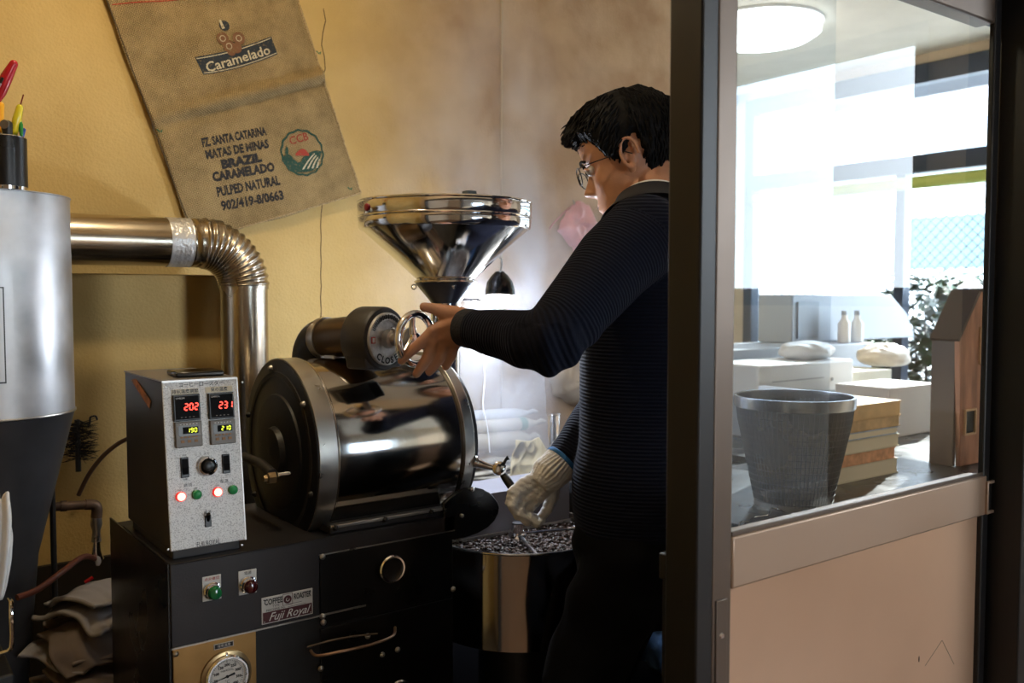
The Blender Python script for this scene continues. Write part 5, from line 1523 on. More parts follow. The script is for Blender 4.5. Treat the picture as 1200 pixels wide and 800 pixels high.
# glasses
gls = MB()
m_gls = mat('dark glasses frame', (.02, .017, .017), .3, .5)
first = None
for s in (1, -1):
    pts = []
    for k in range(40):
        a = 2 * math.pi * k / 40
        yy = .0235 * math.copysign(abs(math.cos(a)) ** .75, math.cos(a)); zz = .0165 * math.copysign(abs(math.sin(a)) ** .75, math.sin(a))
        pts.append(HW(.102 - .006 * ((yy + .0) / .0235) * 1.0 * (1) - .001, s * (.034 + yy), -.002 + zz))
    gls.tube(pts, .0012, 8, closed=True)
    gls.tube([HW(.0955, s * .0575, .009), HW(.090, s * .068, .010), HW(.06, s * .0755, .010), HW(.0, s * .0775, .010), HW(-.012, s * .0765, .002)], .0011, 6)
    lens = MB(); lens.add([p for p in pts] + [sum((V(p) for p in pts), V()) / 40], [(k, (k + 1) % 40, 40) for k in range(40)])
    if first is None: first = lens
    else: second = lens
gls.tube([HW(.1065, -.0105, .002), HW(.109, 0, .005), HW(.1065, .0105, .002)], .0012, 6)
gobj = part('glasses', gls, m_gls, man)
for ln in (first, second):
    part('lens', ln, m_glass, gobj, smooth=180)
# glove
gl = MB(); glove_hand(gl, .84)
wdir = (WRR - gp_(620, 580)).normalized()
w0 = gp_(641, 557, .004)
gl.tube([gp_(632, 567, .002), w0, WRR, WRR + wdir * .012], [.026, .034, .036, .037], 32)
m_glove = mat('white knitted glove', (.74, .72, .70), .9, bump=.6, bscale=150, var=.06, vscale=30)
def gfold(co, no):
    a = np.array(w0); u = np.array(wdir)
    t = (co - a) @ u; rel = co - a - t[:, None] * u
    e1 = np.array(wdir.orthogonal().normalized()); e2 = np.cross(u, e1)
    ang = np.arctan2(rel @ e2, rel @ e1)
    k = 1 / (1 + np.exp(-(t + .01) / .006))
    return co + no * (k * .0016 * np.sin(ang * 22) + (1 - k) * .0004 * np.sin(co[:, 0] * 300 + co[:, 2] * 500))[:, None]
glove = remeshed('work_glove', gl, .0020, m_glove, man, 2, hook=gfold)
part('glove_band', MB().lathe(WRR + wdir * .008, wdir, [(0, .0372), (.002, .0385), (.007, .0385), (.009, .037)], 48, cap=False), mat('blue glove band', (.02, .13, .36), .8), man)
# ================================================================== sliding door with glass
door = thing('sliding_door', 'sliding door with a clear glass upper half and a beige metal lower panel', 'door', (1.18, DY, 0))
dy0, dy1 = DY, DY + .032
xa, xb_ = onY(838, 400, DY).x, onY(861, 400, DY).x
xc, xd = onY(1156.5, 400, DY).x, 1.518
zr1, zr0 = 1.003, .937
zt0, zt1 = 1.732, 1.785
part('near_stile', MB().box((xa, dy0, .01), (xb_, dy1, zt1)), m_bronze, door, bevel=.003)
part('far_stile', MB().box((xc, dy0, .01), (xd, dy0 + .010, zt1)), m_dark, door, bevel=.003)
part('top_rail', MB().box((xb_, dy0, zt0), (xc, dy1, zt1)), m_bronze, door, bevel=.003)
part('middle_rail', MB().box((xb_, dy0 - .001, zr0), (xc + .012, dy1, zr1)), m_rail, door, bevel=.003)
part('bottom_rail', MB().box((xb_, dy0, .01), (xc, dy1, .09)), m_rail, door, bevel=.003)
part('lower_panel', MB().box((xb_, dy0 + .008, .09), (xc, dy0 + .018, zr0)), m_panel, door)
part('glass_pane', MB().box((xb_, dy0 + .004, zr1), (xc, dy0 + .008, zt0)), m_glass, door)
part('glass_bead', MB().box((xb_, dy0 + .0, zr1), (xc, dy0 + .0035, zr1 + .006)), m_bronze, door, bevel=.001)
hz0, hz1 = onY(1161, 600, DY).z, onY(1161, 562, DY).z
hx0, hx1 = onY(1154, 580, DY).x, onY(1168, 580, DY).x
hd = MB()
hd.box((hx0, dy0 - .005, hz0), (hx0 + .005, dy0, hz1)); hd.box((hx1 - .004, dy0 - .005, hz0), (hx1, dy0, hz1)); hd.box((hx0 + .005, dy0 - .005, hz0), (hx1 - .004, dy0, hz0 + .005)); hd.box((hx0 + .005, dy0 - .005, hz1 - .005), (hx1 - .004, dy0, hz1))
hh_ = part('pull_handle', hd, m_rail, door, bevel=.001)
part('handle_recess', MB().box((hx0 + .005, dy0 - .001, hz0 + .005), (hx1 - .004, dy0 + .002, hz1 - .005)), black_plastic, hh_)
lx0, lx1 = onY(838, 740, DY).x, onY(851, 740, DY).x
lz = onY(844, 702, DY).z
lk = part('lock_plate', MB().box((lx0, dy0 - .002, lz - .2), (lx1, dy0, lz)), m_bronze, door, bevel=.001)
part('lock_screw', MB().lathe(((lx0 + lx1) / 2, dy0 - .002, lz - .045), (0, -1, 0), [(0, .004), (.0015, .003), (.0017, 0)], 12), chrome, lk)
# panel scratches: a faint triangle and a chip
scx = MB()
for (a, b_) in (((1084, 780), (1104, 750)), ((1104, 750), (1118, 778))):
    scx.tube([onY(*a, DY + .0078), onY(*b_, DY + .0078)], .0004, 4)
part('panel_scratch', scx, mat('scratch', (.30, .22, .16), .5, .4), door)
part('panel_chip', MB().ell(onY(1077, 772, DY + .0075), .0018, .0006, .005, None, 10, 6), mat('chip', (.12, .07, .04), .6), door)

# dark post and the second pane behind, on its own track
xp1 = xa
xp0 = onY(818, 400, DY).x
PD = .02
while pix((xp0, DY + PD, 1.3))[0] > 782.5: PD += .002
print('POST depth', PD)
struct('trim_4', MB().box((xp0, DY - .002, 0), (xp1 - .001, DY + PD, 1.785)), m_dark, bevel=.003)
rp_ = thing('inner_glass_screen', 'narrow inner glass screen on a dark bottom rail behind the sliding door', 'glass screen', (.98, DY + .08, 0))
xe = onY(968, 600, DY + .08).x
zg0 = onY(862, 634, DY + .08).z
part('bottom_rail', MB().box((xp1 + .006, DY + .065, zg0 - .03), (xe, DY + .095, zg0 + .004)), m_dark, rp_, bevel=.002)
part('lower_board', MB().box((xp1 + .006, DY + .072, .01), (xe, DY + .088, zg0 - .03)), m_dark, rp_)
part('glass_pane', MB().box((xp1 + .006, DY + .078, zg0), (xe, DY + .082, 1.785)), m_glass_dusty, rp_)
part('top_channel', MB().box((xp1 + .006, DY + .065, 1.77), (xe, DY + .095, 1.785)), m_dark, rp_)

# ================================================================== work counter behind the glass and what stands on it
CZ = .83
counter = thing('work_counter', 'dark work counter behind the glass door', 'counter', (2.35, 1.55, 0))
m_ctop = mat('black counter top', (.022, .024, .028), .30, rvar=.08)
part('counter_top', MB().box((1.46, .92, CZ - .03), (3.25, 2.10, CZ)), m_ctop, counter, bevel=.003)
part('front_board', MB().box((1.50, .96, .08), (3.21, .98, CZ - .03)), m_dark, counter)
part('end_board', MB().box((1.50, .98, .08), (1.52, 2.06, CZ - .03)), m_dark, counter)
for x in (1.55, 3.16):
    for y in (1.02, 2.02):
        part('leg', MB().box((x - .02, y - .02, 0), (x + .02, y + .02, CZ - .03)), m_dark, counter)
# mesh basket: fine steel mesh between a heavy rim and a base
bt = onZ(936, 590, CZ)
bt = P(931, 463, 2.02); BX, BY = bt.x, bt.y; zr_ = bt.z; tb_ = 2.02
BR = 69 / FPX * tb_; Br = 44 / FPX * tb_
print('BASKET', BX, BY, zr_, BR)
bk = thing('mesh_basket', 'round tapering steel mesh basket with a polished rim on the counter behind the glass', 'basket', (BX, BY, CZ))
def meshmat():
    m = bpy.data.materials.new('fine steel mesh'); m.use_nodes = True; nt = m.node_tree; N, L = nt.nodes, nt.links
    b = N['Principled BSDF']; b.inputs['Base Color'].default_value = (.045, .05, .06, 1); b.inputs['Metallic'].default_value = .1; b.inputs['Roughness'].default_value = .45
    out = N['Material Output']; tr_ = N.new('ShaderNodeBsdfTransparent'); mx = N.new('ShaderNodeMixShader')
    tc = N.new('ShaderNodeTexCoord'); n = N.new('ShaderNodeTexNoise'); n.inputs['Scale'].default_value = 9; L.new(tc.outputs['Object'], n.inputs['Vector'])
    mr = N.new('ShaderNodeMapRange'); mr.inputs['To Min'].default_value = .62; mr.inputs['To Max'].default_value = .95; L.new(n.outputs['Fac'], mr.inputs['Value'])
    L.new(mr.outputs[0], mx.inputs[0]); L.new(tr_.outputs[0], mx.inputs[1]); L.new(b.outputs[0], mx.inputs[2]); L.new(mx.outputs[0], out.inputs[0])
    return m
bo_ = (BX, BY, CZ)
hB = zr_ - CZ
part('mesh_wall', MB().lathe(bo_, (0, 0, 1), [(.012, Br), (hB * .45, (BR * .45 + Br * .55)), (hB * .78, BR * .93), (hB - .012, BR * .97)], 72, cap=False), meshmat(), bk)
wr_ = MB()
for k in range(72):
    a = 2 * math.pi * k / 72; c, s = math.cos(a), math.sin(a)
    wr_.tube([(BX + c * Br, BY + s * Br, CZ + .01), (BX + c * (BR * .45 + Br * .55), BY + s * (BR * .45 + Br * .55), CZ + hB * .45), (BX + c * BR * .93, BY + s * BR * .93, CZ + hB * .78), (BX + c * BR * .97, BY + s * BR * .97, CZ + hB - .01)], .0009, 4)
for k in range(16):
    h = hB * (k + 1) / 17; r = float(np.interp(h / hB, [0, .45, .78, 1], [Br, BR * .45 + Br * .55, BR * .93, BR * .97]))
    wr_.torus((BX, BY, CZ + h), (0, 0, 1), r, .0008, 60, 4)
wo = part('wires', wr_, mat('mesh wire', (.06, .065, .075), .4, .3), bk); wo['kind'] = 'stuff'
part('rim', MB().lathe(bo_, (0, 0, 1), [(hB - .026, BR * .975), (hB - .024, BR * .99), (hB - .004, BR * 1.0), (hB, BR * .995), (hB, BR * .95), (hB - .006, BR * .945), (hB - .026, BR * .965)], 96, cap=False), mat('rim steel', (.42, .44, .48), .25, .9), bk)
part('base_ring', MB().lathe(bo_, (0, 0, 1), [(0, Br * .9), (0, Br * 1.0), (.014, Br * 1.01), (.016, Br * .95), (.016, 0)], 72), brushed, bk)
# tangle of wire hooks on the counter
wrc = [onZ(x, y, CZ + .006) for (x, y) in ((872, 614), (884, 606), (900, 603), (903, 596), (912, 596), (920, 601))]
tag(part('bent_wire', MB().tube(smooth_path(wrc), .0018, 8), chrome, org=wrc[0] - V((0, 0, .007))), 'bent shiny wire hook on the counter in front of the mesh basket', 'wire')
wrc = [onZ(x, y, CZ + .004) for (x, y) in ((866, 622), (868, 612), (876, 612), (884, 618), (898, 616))]
tag(part('bent_wire', MB().tube(smooth_path(wrc), .0016, 8), chrome, org=wrc[0] - V((0, 0, .005))), 'second thin wire near the corner of the glass, in front of the hook', 'wire')
# paper / tray left of the basket
def boxat(name, px0, px1, pyb, pyt, Yp, depth, m_, label, cat, group=None, bevel=.003, z0=None, yaw=0, parent=None):
    """Box whose front face lies on the plane y = Yp between two columns and two rows."""
    a = onY(px0, pyb, Yp); b_ = onY(px1, pyb, Yp); zt_ = onY((px0 + px1) / 2, pyt, Yp).z; zb_ = onY((px0 + px1) / 2, pyb, Yp).z if z0 is None else z0
    mb = MB().box((a.x, Yp, zb_), (b_.x, Yp + depth, zt_))
    o = part(name, mb, m_, parent, bevel=bevel)
    if parent is None: tag(o, label, cat, group)
    return o, a.x, b_.x, zb_, zt_
m_cream = mat('cream board', (.72, .68, .55), .6); m_whitep = mat('white plastic', (.80, .80, .80), .4); m_greyp = mat('pale grey plastic', (.34, .37, .42), .45)
o, *_ = boxat('tray', 862, 896, 571, 549, 1.62, .25, m_cream, 'cream coloured box beside the mesh basket', 'box', z0=CZ)
# stack of books and packets: front faces in a column, built upward from the counter
def yplane_at(px, t): return P(px, 400, t).y
SY = 1.30
xs0, xs1 = onY(978, 560, SY).x, onY(1052, 560, SY).x
zc = CZ
specs = [(.040, m_cream, 'cream paperback at the bottom of the stack by the basket', 0, 0),
         (.030, mat('peach cover', (.72, .38, .22), .6, var=.2, vscale=50), 'peach patterned book second from the bottom of the stack', -.004, -.012),
         (.034, m_cream, 'cream thick book in the middle of the stack below the blue one', .002, .004),
         (.020, mat('blue white cover', (.38, .50, .72), .5, var=.25, vscale=30), 'thin blue and white book in the middle of the stack', -.004, -.003),
         (.028, mat('tan cover', (.62, .44, .25), .6, var=.2, vscale=30), 'tan book resting on the blue and white book', .0, .006),
         (.040, mat('kraft cover', (.70, .49, .26), .6, var=.12, vscale=20), 'thick kraft coloured book, topmost of the stack', -.006, .01)]
for k, (h, m_, lab, dx0, dx1) in enumerate(specs):
    b = thing('book', lab, 'book', ((xs0 + xs1) / 2, SY + .08, zc), 'stack of books beside the mesh basket')
    part('cover', MB().box((xs0 + dx0, SY, zc), (xs1 + dx1, SY + .16, zc + .0025)).box((xs0 + dx0, SY, zc + h - .0035), (xs1 + dx1, SY + .16, zc + h - .001)).box((xs0 + dx0, SY, zc), (xs0 + dx0 + .003, SY + .16, zc + h - .001)), m_, b)
    part('pages', MB().box((xs0 + dx0 + .003, SY + .002, zc + .0025), (xs1 + dx1 - .003, SY + .157, zc + h - .0035)), m_ if k in (1, 4, 5) else mat('page edges %d' % k, (.80, .74, .62), .8), b)
    zc += h
# white board leaning beside the books
boxat('letter_rack', 968, 975, 590, 460, 1.24, .2, mat('translucent white plastic', (.75, .76, .78), .4), 'upright white plastic divider between the basket and the books', 'divider', z0=CZ)
# counter top weighing machine behind the basket
sc_ = thing('label_printer', 'flat white machine with a slot standing behind the basket rim', 'printer', (2.2, 1.9, CZ))
SP = 1.86
a = onY(888, 455, SP); b_ = onY(1000, 455, SP); z0_, z1_ = onY(940, 462, SP).z, onY(940, 425, SP).z
part('shell', MB().box((a.x, SP, z0_), (b_.x, SP + .22, z1_)), m_whitep, sc_, bevel=.008)
part('slot', MB().box((onY(905, 445, SP).x, SP - .002, onY(930, 446, SP).z), (onY(965, 445, SP).x, SP + .001, onY(930, 444.5, SP).z)), m_greyp, sc_)
part('button', MB().lathe(onY(975, 444, SP), (0, -1, 0), [(0, .006), (.003, .005), (.003, 0)], 16), m_greyp, sc_)
part('stand', MB().box((a.x + .03, SP + .02, CZ), (b_.x - .03, SP + .18, z0_)), m_greyp, sc_)
def bag(name, label, cat, c, rx, ry, rz, m_, seed, base_org=None, amp=.25):
    mb = MB(); mb.ell(c, rx, ry, rz, None, 36, 22)
    out = []
    for p in mb.v:
        d = V(p) - V(c); k = 1 + amp * noise.noise(d * 9 / max(rx, rz) * .12 + V((seed, seed * 2, 0))) + amp * 1.3 * abs(noise.noise(d * 26 + V((seed, 0, 0))))
        q_ = V(c) + d * k; q_.z = max(q_.z, c[2] - rz * .85); out.append(tuple(q_))
    mb.v = out
    o = part(name, mb, m_, smooth=60, org=(c[0], c[1], c[2] - rz * .85)); tag(o, label, cat); return o
m_bagw = mat('white plastic bag', (.82, .82, .84), .35, bump=.4, bscale=30)
q1_ = onY(950, 412, SP + .1)
bag('plastic_bag', 'white plastic bag lying on the white machine', 'bag', (q1_.x, SP + .11, z1_ + .028), .11, .08, .033, m_bagw, 1)
q1_ = onY(1036, 417, SP + .1)
bag('plastic_bag', 'pale plastic bag lying at the end of the white machine, above the books', 'bag', (q1_.x + .02, SP + .12, z1_ - .01), .10, .08, .045, mat('cream plastic bag', (.80, .70, .58), .4, bump=.4, bscale=30), 4)
tag(part('carton', MB().box((b_.x + .01, SP + .02, CZ), (b_.x + .28, SP + .22, z1_ - .05)), m_cream, bevel=.003), 'cream carton under the pale plastic bag', 'carton')
for (x, lab) in ((989, 'white plastic bottle behind the bags, the nearer to the basket'), (1004, 'white plastic bottle behind the bags, the nearer to the window post')):
    c = onY(x, 400, 2.2); hz_ = onY(x, 369, 2.2).z
    bt_ = thing('bottle', lab, 'bottle', (c.x, 2.2, CZ + .27), 'white bottles behind the bags')
    part('bottle_body', MB().lathe((c.x, 2.2, CZ + .27), (0, 0, 1), [(0, .024), (.002, .026), (hz_ - .035 - CZ - .27, .026), (hz_ - .015 - CZ - .27, .012), (hz_ - CZ - .27, .012)], 28), m_whitep, bt_)
    part('cap', MB().lathe((c.x, 2.2, hz_), (0, 0, 1), [(0, .013), (.018, .013), (.018, 0)], 20), m_greyp, bt_)
tag(part('shelf_unit', MB().box((2.52, 2.13, 0), (3.45, 2.45, CZ + .27)), m_greyp, bevel=.004), 'pale grey low cupboard behind the counter', 'cupboard')
# large grey hooded machine
hx_ = 2.30
ga, gb = onY(918, 407, 2.32), onY(1056, 407, 2.32)
gz0, gz1 = CZ + .27, onY(980, 345, 2.32).z
hm_ = MB().prism([(ga.x, 2.28, gz0), (gb.x + .05, 2.28, gz0), (gb.x - .02, 2.28, gz0 + (gz1 - gz0) * .55), (gb.x - .16, 2.28, gz1), (ga.x, 2.28, gz1)], (0, .17, 0))
hood = part('grey_hood', hm_, m_greyp, bevel=.006, org=((ga.x + gb.x) / 2, 2.36, gz0))
tag(hood, 'large pale grey hooded machine with a slanted end on the cupboard', 'machine')
part('hood_panel', MB().box((ga.x + .03, 2.272, gz0 + .02), (ga.x + .17, 2.28, gz1 - .03)), mat('mid grey panel', (.20, .22, .26), .4), hood)
# wooden stand with square sockets, slanted top
m_wood = mat('reddish weathered wood', (.34, .17, .115), .55, var=.35, vscale=9, stretch=(3, 3, .6), bump=.2, bscale=30)
WYp = 1.24
def wpt(px, py): return onY(px, py, WYp)
wst = thing('wooden_stand', 'tall reddish wooden stand with a slanted top and two square slots by the window', 'stand', (wpt(1130, 500).x, WYp + .1, CZ))
fpx = [(1124.5, 575), (1124.5, 400), (1150, 342), (1170, 342), (1170, 575)]
fp3 = [wpt(x, y) for (x, y) in fpx]; fp3[0].z = CZ; fp3[-1].z = CZ
part('front_board', MB().prism(fp3, (0, .014, 0)), m_wood, wst, bevel=.001)
sd = MB(); xl = wpt(1124.5, 480).x
m_wdark = mat('shaded wood side', (.055, .042, .04), .5, var=.25, vscale=6, stretch=(1, 1, .2))  # darker copy of the wood, shade of the unlit side put into the colour
sd.box((xl - .004, WYp + .014, CZ), (xl + .010, WYp + .08, fp3[1].z)); part('side_board', sd, m_wdark, wst)
sl = MB(); sl.prism([fp3[1], fp3[2], fp3[2] + V((0, .08, 0)), fp3[1] + V((0, .08, 0))], (-.008, 0, .006)); part('slanted_board', sl, m_wdark, wst)
part('top_board', MB().box((fp3[2].x, WYp, fp3[2].z), (fp3[3].x, WYp + .08, fp3[2].z + .01)), m_wdark, wst)
for (x0, y0, x1, y1) in ((1129, 479, 1142, 509), (1147, 383, 1160, 426)):
    a = wpt(x0, (y0 + y1) / 2); b_ = wpt(x1, (y0 + y1) / 2); zt_, zb_ = wpt((x0 + x1) / 2, y0).z, wpt((x0 + x1) / 2, y1).z
    fm = MB(); w = .005
    fm.box((a.x, WYp - .006, zb_), (a.x + w, WYp, zt_)); fm.box((b_.x - w, WYp - .006, zb_), (b_.x, WYp, zt_)); fm.box((a.x + w, WYp - .006, zb_), (b_.x - w, WYp, zb_ + w)); fm.box((a.x + w, WYp - .006, zt_ - w), (b_.x - w, WYp, zt_))
    fo_ = part('slot_frame', fm, mat('pale cut wood %d' % x0, (.60, .42, .28), .6), wst)
    part('slot_hole', MB().box((a.x + w, WYp - .001, zb_ + w), (b_.x - w, WYp + .001, zt_ - w)), black_iron, fo_)
# white carton and small frame by the window
boxat('white_carton', 1040, 1096, 560, 452, 1.62, .2, mat('white card', (.82, .80, .78), .6), 'white carton standing between the books and the wooden stand', 'carton', z0=CZ)

# ceiling lamp in the next room
lp0 = onZ(893, 26, H)
print('LAMP', lp0)
cl = thing('ceiling_lamp', 'round white lit lamp on the ceiling of the next room', 'lamp', (lp0.x, lp0.y, H - .09))
part('lamp_shade', MB().lathe((lp0.x, lp0.y, H), (0, 0, -1), [(0, .24), (.05, .24), (.075, .20), (.09, .10), (.092, 0)], 64), emis('lit opal shade', (1.0, .97, .92), 6.0), cl)
part('lamp_base', MB().lathe((lp0.x, lp0.y, H), (0, 0, -1), [(0, .25), (.012, .25), (.012, .24)], 64, cap=False), m_whitep, cl)
# yellow green roller blind rolled up under the transom
ya_, yb2 = 1.30, 2.42
tag(part('roller_blind', MB().cyl((WX - .05, ya_, 1.835), (WX - .05, 3.30, 1.835), .030, n=24), mat('yellow green blind', (.42, .46, .10), .6)), 'yellow green roller blind rolled up under the window transom', 'blind')

# ---------- outside the storefront
m_pave = mat('pale pavement', (.62, .60, .57), .8, var=.08)
struct('ground', MB().box((4.4, -9, -.12), (20, 14, -.04)), m_pave)
bld = thing('house_across', 'pale grey house with a light blue band across the street', 'building', (12.1, 4.5, -.04))
m_far = mat('pale house wall', (.80, .81, .82), .8)
part('house_wall', MB().box((12, .2, -.04), (12.3, 14, 4.0)), m_far, bld)
part('blue_band', MB().box((11.9, .2, 1.65), (12, 14, 2.35)), mat('pale blue cladding', (.10, .165, .18), .6), bld)
part('eave', MB().box((11.2, .2, 4.0), (12.3, 14, 4.3)), mat('grey eave', (.035, .04, .05), .7), bld)
for k in range(8):
    y = .6 + k * 1.65
    wn_ = part('window', MB().box((11.96, y, 2.7), (12, y + 1.1, 3.6)), mat('far window %d' % k, (.30, .36, .42), .3), bld)
fn = thing('wire_fence', 'wire mesh fence behind the plants outside the window', 'fence', (5.9, 2, -.04))
fm = MB()
for k in range(60):
    y = .6 + k * .07
    fm.tube([(5.9, y, 0), (5.9, y + 1.9, 1.9)], .004, 4); fm.tube([(5.9, y + 1.9, 0), (5.9, y, 1.9)], .004, 4)
fo = part('mesh', fm, mat('fence wire', (.05, .055, .06), .5, .3), fn); fo['kind'] = 'stuff'
for k in range(5):
    part('post', MB().cyl((5.9, .6 + k * 1.4, -.04), (5.9, .6 + k * 1.4, 1.92), .025, n=12), m_greyp, fn)
part('top_bar', MB().cyl((5.9, .4, 1.9), (5.9, 6.8, 1.9), .02, n=10), m_greyp, fn)
m_leaf = mat('green leaves', (.012, .045, .010), .45, var=.5, vscale=20); m_leaf2 = mat('bright leaves', (.05, .13, .01), .45, var=.4, vscale=20)
rp2 = random.Random(8)
for i, (px, t, hgt, wd, lab) in enumerate(((1096, 5.05, 1.46, .28, 'leafy green shrub outside the window behind the wooden stand'), (1150, 4.55, 1.34, .12, 'smaller leafy shrub outside, close to the window frame'), (1010, 5.45, 1.12, .20, 'low bright green shrub outside the window'))):
    b0 = P(px, 400, t); b0.z = -.04
    sh = thing('shrub', lab, 'shrub', b0)
    lv_ = MB()
    for k in range(1300):
        z = rp2.uniform(.35, 1) ** .8 * hgt; r = wd * math.sqrt(rp2.random()) * (1 - .3 * abs(z / hgt - .6))
        a = rp2.uniform(0, 6.28); c = b0 + V((math.cos(a) * r, math.sin(a) * r, z))
        d = V((math.cos(a) + rp2.uniform(-.6, .6), math.sin(a) + rp2.uniform(-.6, .6), rp2.uniform(-.6, .5))).normalized(); s_ = d.cross(V((0, 0, 1))).normalized()
        L_ = rp2.uniform(.07, .16); w = L_ * .22
        lv_.add([c, c + d * L_ * .5 + s_ * w, c + d * L_, c + d * L_ * .5 - s_ * w + V((0, 0, .006))], [(0, 1, 2, 3)])
    lo = part('foliage', lv_, m_leaf if i < 2 else m_leaf2, sh, smooth=0); lo['kind'] = 'stuff'
    for k in range(4):
        a = k * 1.6; part('stem', MB().tube([b0, b0 + V((math.cos(a) * wd * .3, math.sin(a) * wd * .3, hgt * .5)), b0 + V((math.cos(a) * wd * .5, math.sin(a) * wd * .5, hgt * .9))], [.012, .008, .004], 6), m_wdark, sh)
# ================================================================== cooling bin
tcb = 2.0
kc_ = P(611, 640, tcb); CBX, CBY = kc_.x, kc_.y + .01
zrim = onY(620, 655, CBY - .19).z
CR = .195
zbb = onY(600, 777, CBY - .19).z
print('BIN', CBX, CBY, zrim, zbb, pix((CBX, CBY, zrim)))
cbin = thing('cooling_bin', 'round polished steel cooling bin under the gloved hand', 'cooling bin', (CBX, CBY, 0))
part('bin_shell', MB().lathe((CBX, CBY, 0), (0, 0, 1), [(zbb, 0), (zbb, CR), (zrim, CR), (zrim, CR - .003), (zrim - .05, CR - .003), (zrim - .05, 0)], 128), mat('polished bin steel', (.58, .54, .50), .10, 1.0, rvar=.03, vscale=6), cbin)
part('bin_rim', MB().torus((CBX, CBY, zrim), (0, 0, 1), CR - .001, .003, 96, 10), steel, cbin)
part('perforated_floor', MB().lathe((CBX, CBY, 0), (0, 0, 1), [(zrim - .030, CR - .004), (zrim - .026, CR - .004), (zrim - .026, 0)], 64), brushed, cbin)
part('bin_pedestal', MB().lathe((CBX, CBY, 0), (0, 0, 1), [(0, .13), (.02, .13), (.03, .09), (zbb, .09)], 32), black_iron, cbin)
kp = P(601, 632, tcb - .02); kx, ky = kp.x, kp.y
kx, ky = CBX - .010, CBY - .01
hub = part('agitator_hub', MB().lathe((kx, ky, 0), (0, 0, 1), [(zrim - .026, .022), (zrim - .008, .022), (zrim - .004, .020), (zrim - .002, .014), (zrim + .018, .014), (zrim + .018, 0)], 32), chrome, cbin)
part('hub_nut', MB().lathe((kx, ky, 0), (0, 0, 1), [(zrim + .0, .0135), (zrim + .020, .0135), (zrim + .020, 0)], 6), mat('dull nut', (.12, .12, .13), .4, .7), cbin)
part('agitator_arm', MB().tube([(kx, ky, zrim - .006), (kx + .05, ky - .02, zrim - .004), (kx + .16, ky - .06, zrim - .004)], .004, 10), steel, cbin)
part('sweep_arm', MB().tube([(kx, ky, zrim - .006), (kx - .04, ky - .10, zrim - .010), (kx - .06, ky - .15, zrim - .012)], .005, 10), steel, cbin)
YH = CBY + .045
ha, hb_ = onY(540, 628, YH), onY(668, 618, YH)
hz0 = max(onY(600, 621.5, YH).z, zrim - .02); hz1_ = onY(600, 574, YH).z
part('rear_hood', MB().box((ha.x, YH, hz0), (min(hb_.x, CBX + .185), YH + .004, hz1_)).box((ha.x, YH + .004, hz1_ - .004), (min(hb_.x, CBX + .185), YH + .13, hz1_)), mat('grey hood steel', (.34, .34, .40), .40, .35, rvar=.06, var=.12, vscale=5), cbin)
part('hood_edge', MB().box((ha.x, YH - .006, hz0 - .003), (min(hb_.x, CBX + .185), YH + .004, hz0 + .003)), mat('hood edge highlight', (.75, .75, .78), .3, .6), cbin)  # lighter colour painted in as the highlight along this edge
# roasted beans
bn = MB(); rb = random.Random(5)
bean = MB().ell((0, 0, 0), .0055, .0038, .0026, None, 8, 5)
for k in range(2600):
    a = rb.uniform(0, 6.283); r = (CR - .012) * math.sqrt(rb.random())
    c = V((CBX + math.cos(a) * r, CBY + math.sin(a) * r, zrim - .022 + .010 * rb.random() - .003 + .004 * noise.noise(V((a, r * 30, 0)))))
    M = Matrix.Rotation(rb.uniform(0, 6.28), 3, 'Z') @ Matrix.Rotation(rb.uniform(-.7, .7), 3, 'X') @ Matrix.Rotation(rb.uniform(-.6, .6), 3, 'Y')
    bn.add([c + M @ V(p) for p in bean.v], bean.f)
cb_ = part('coffee_beans', bn, mat('roasted beans', (.035, .018, .012), .28, var=.6, vscale=60), smooth=60)
tag(cb_, 'dark roasted coffee beans spread in the cooling bin', 'coffee beans', kind='stuff')
# low steel shelf behind the bin
sy = CBY + .26
sz = onY(610, 621, sy).z
stl = thing('low_steel_cupboard', 'low grey steel cupboard behind the cooling bin', 'cupboard', (1.22, (sy + WY) / 2, 0))
m_gst = mat('grey blue steel sheet', (.34, .34, .40), .42, .35, rvar=.06, var=.15, vscale=4)
part('cupboard_body', MB().box((.99, sy, 0), (1.44, WY - .01, sz + .10)), mat('dark steel cupboard', (.05, .05, .06), .45, .3), stl, bevel=.002)
part('front_ledge', MB().box((.99, sy - .012, sz - .004), (1.44, sy, sz + .002)), brushed, stl, bevel=.001)
ztb = sz + .10
# rolled sacks stacked on it
ry = 2.02
def roll(px0, px1, py, r, label, m_, ring=None, Y=ry, sag=0):
    a = onY(px0, py, Y); b_ = onY(px1, py, Y)
    n = 26; pts, rr = [], []
    for k in range(n + 1):
        u = k / n
        pts.append(V((a.x + (b_.x - a.x) * u, Y, a.z + (b_.z - a.z) * u * .3 - sag * u)))
        rr.append(r * (1 + .08 * noise.noise(V((u * 9, py, 0)))) * (1 if u < .82 else 1 - (u - .82) / .18 * .62))
    o = thing('rolled_sack', label, 'sack', ((a.x + b_.x) / 2, Y, a.z - r), 'rolled plastic sacks stacked behind the drum')
    part('roll', MB().tube(pts, rr, 28), m_, o)
    part('gathered_end', MB().tube([pts[-1], pts[-1] + V((.02, 0, .004)), pts[-1] + V((.035, 0, .0))], [r * .3, r * .42, r * .25], 12), m_, o)
    if ring: part('tie', MB().tube([pts[int(n * .78)], pts[int(n * .86)]], r * 1.04, 28), ring, o)
    return o
m_r1 = mat('clear white plastic roll', (.66, .68, .72), .35, bump=.4, bscale=25); m_r2 = mat('beige plastic roll', (.62, .55, .44), .45, bump=.5, bscale=22)
roll(535, 618, 489, .016, 'white rolled sack on top of the rolls behind the drum', m_r1)
roll(535, 628, 502, .018, 'rolled sack with a green band, second in the stack behind the drum', m_r2, mat('green tape', (.05, .26, .20), .4), Y=ry - .01)
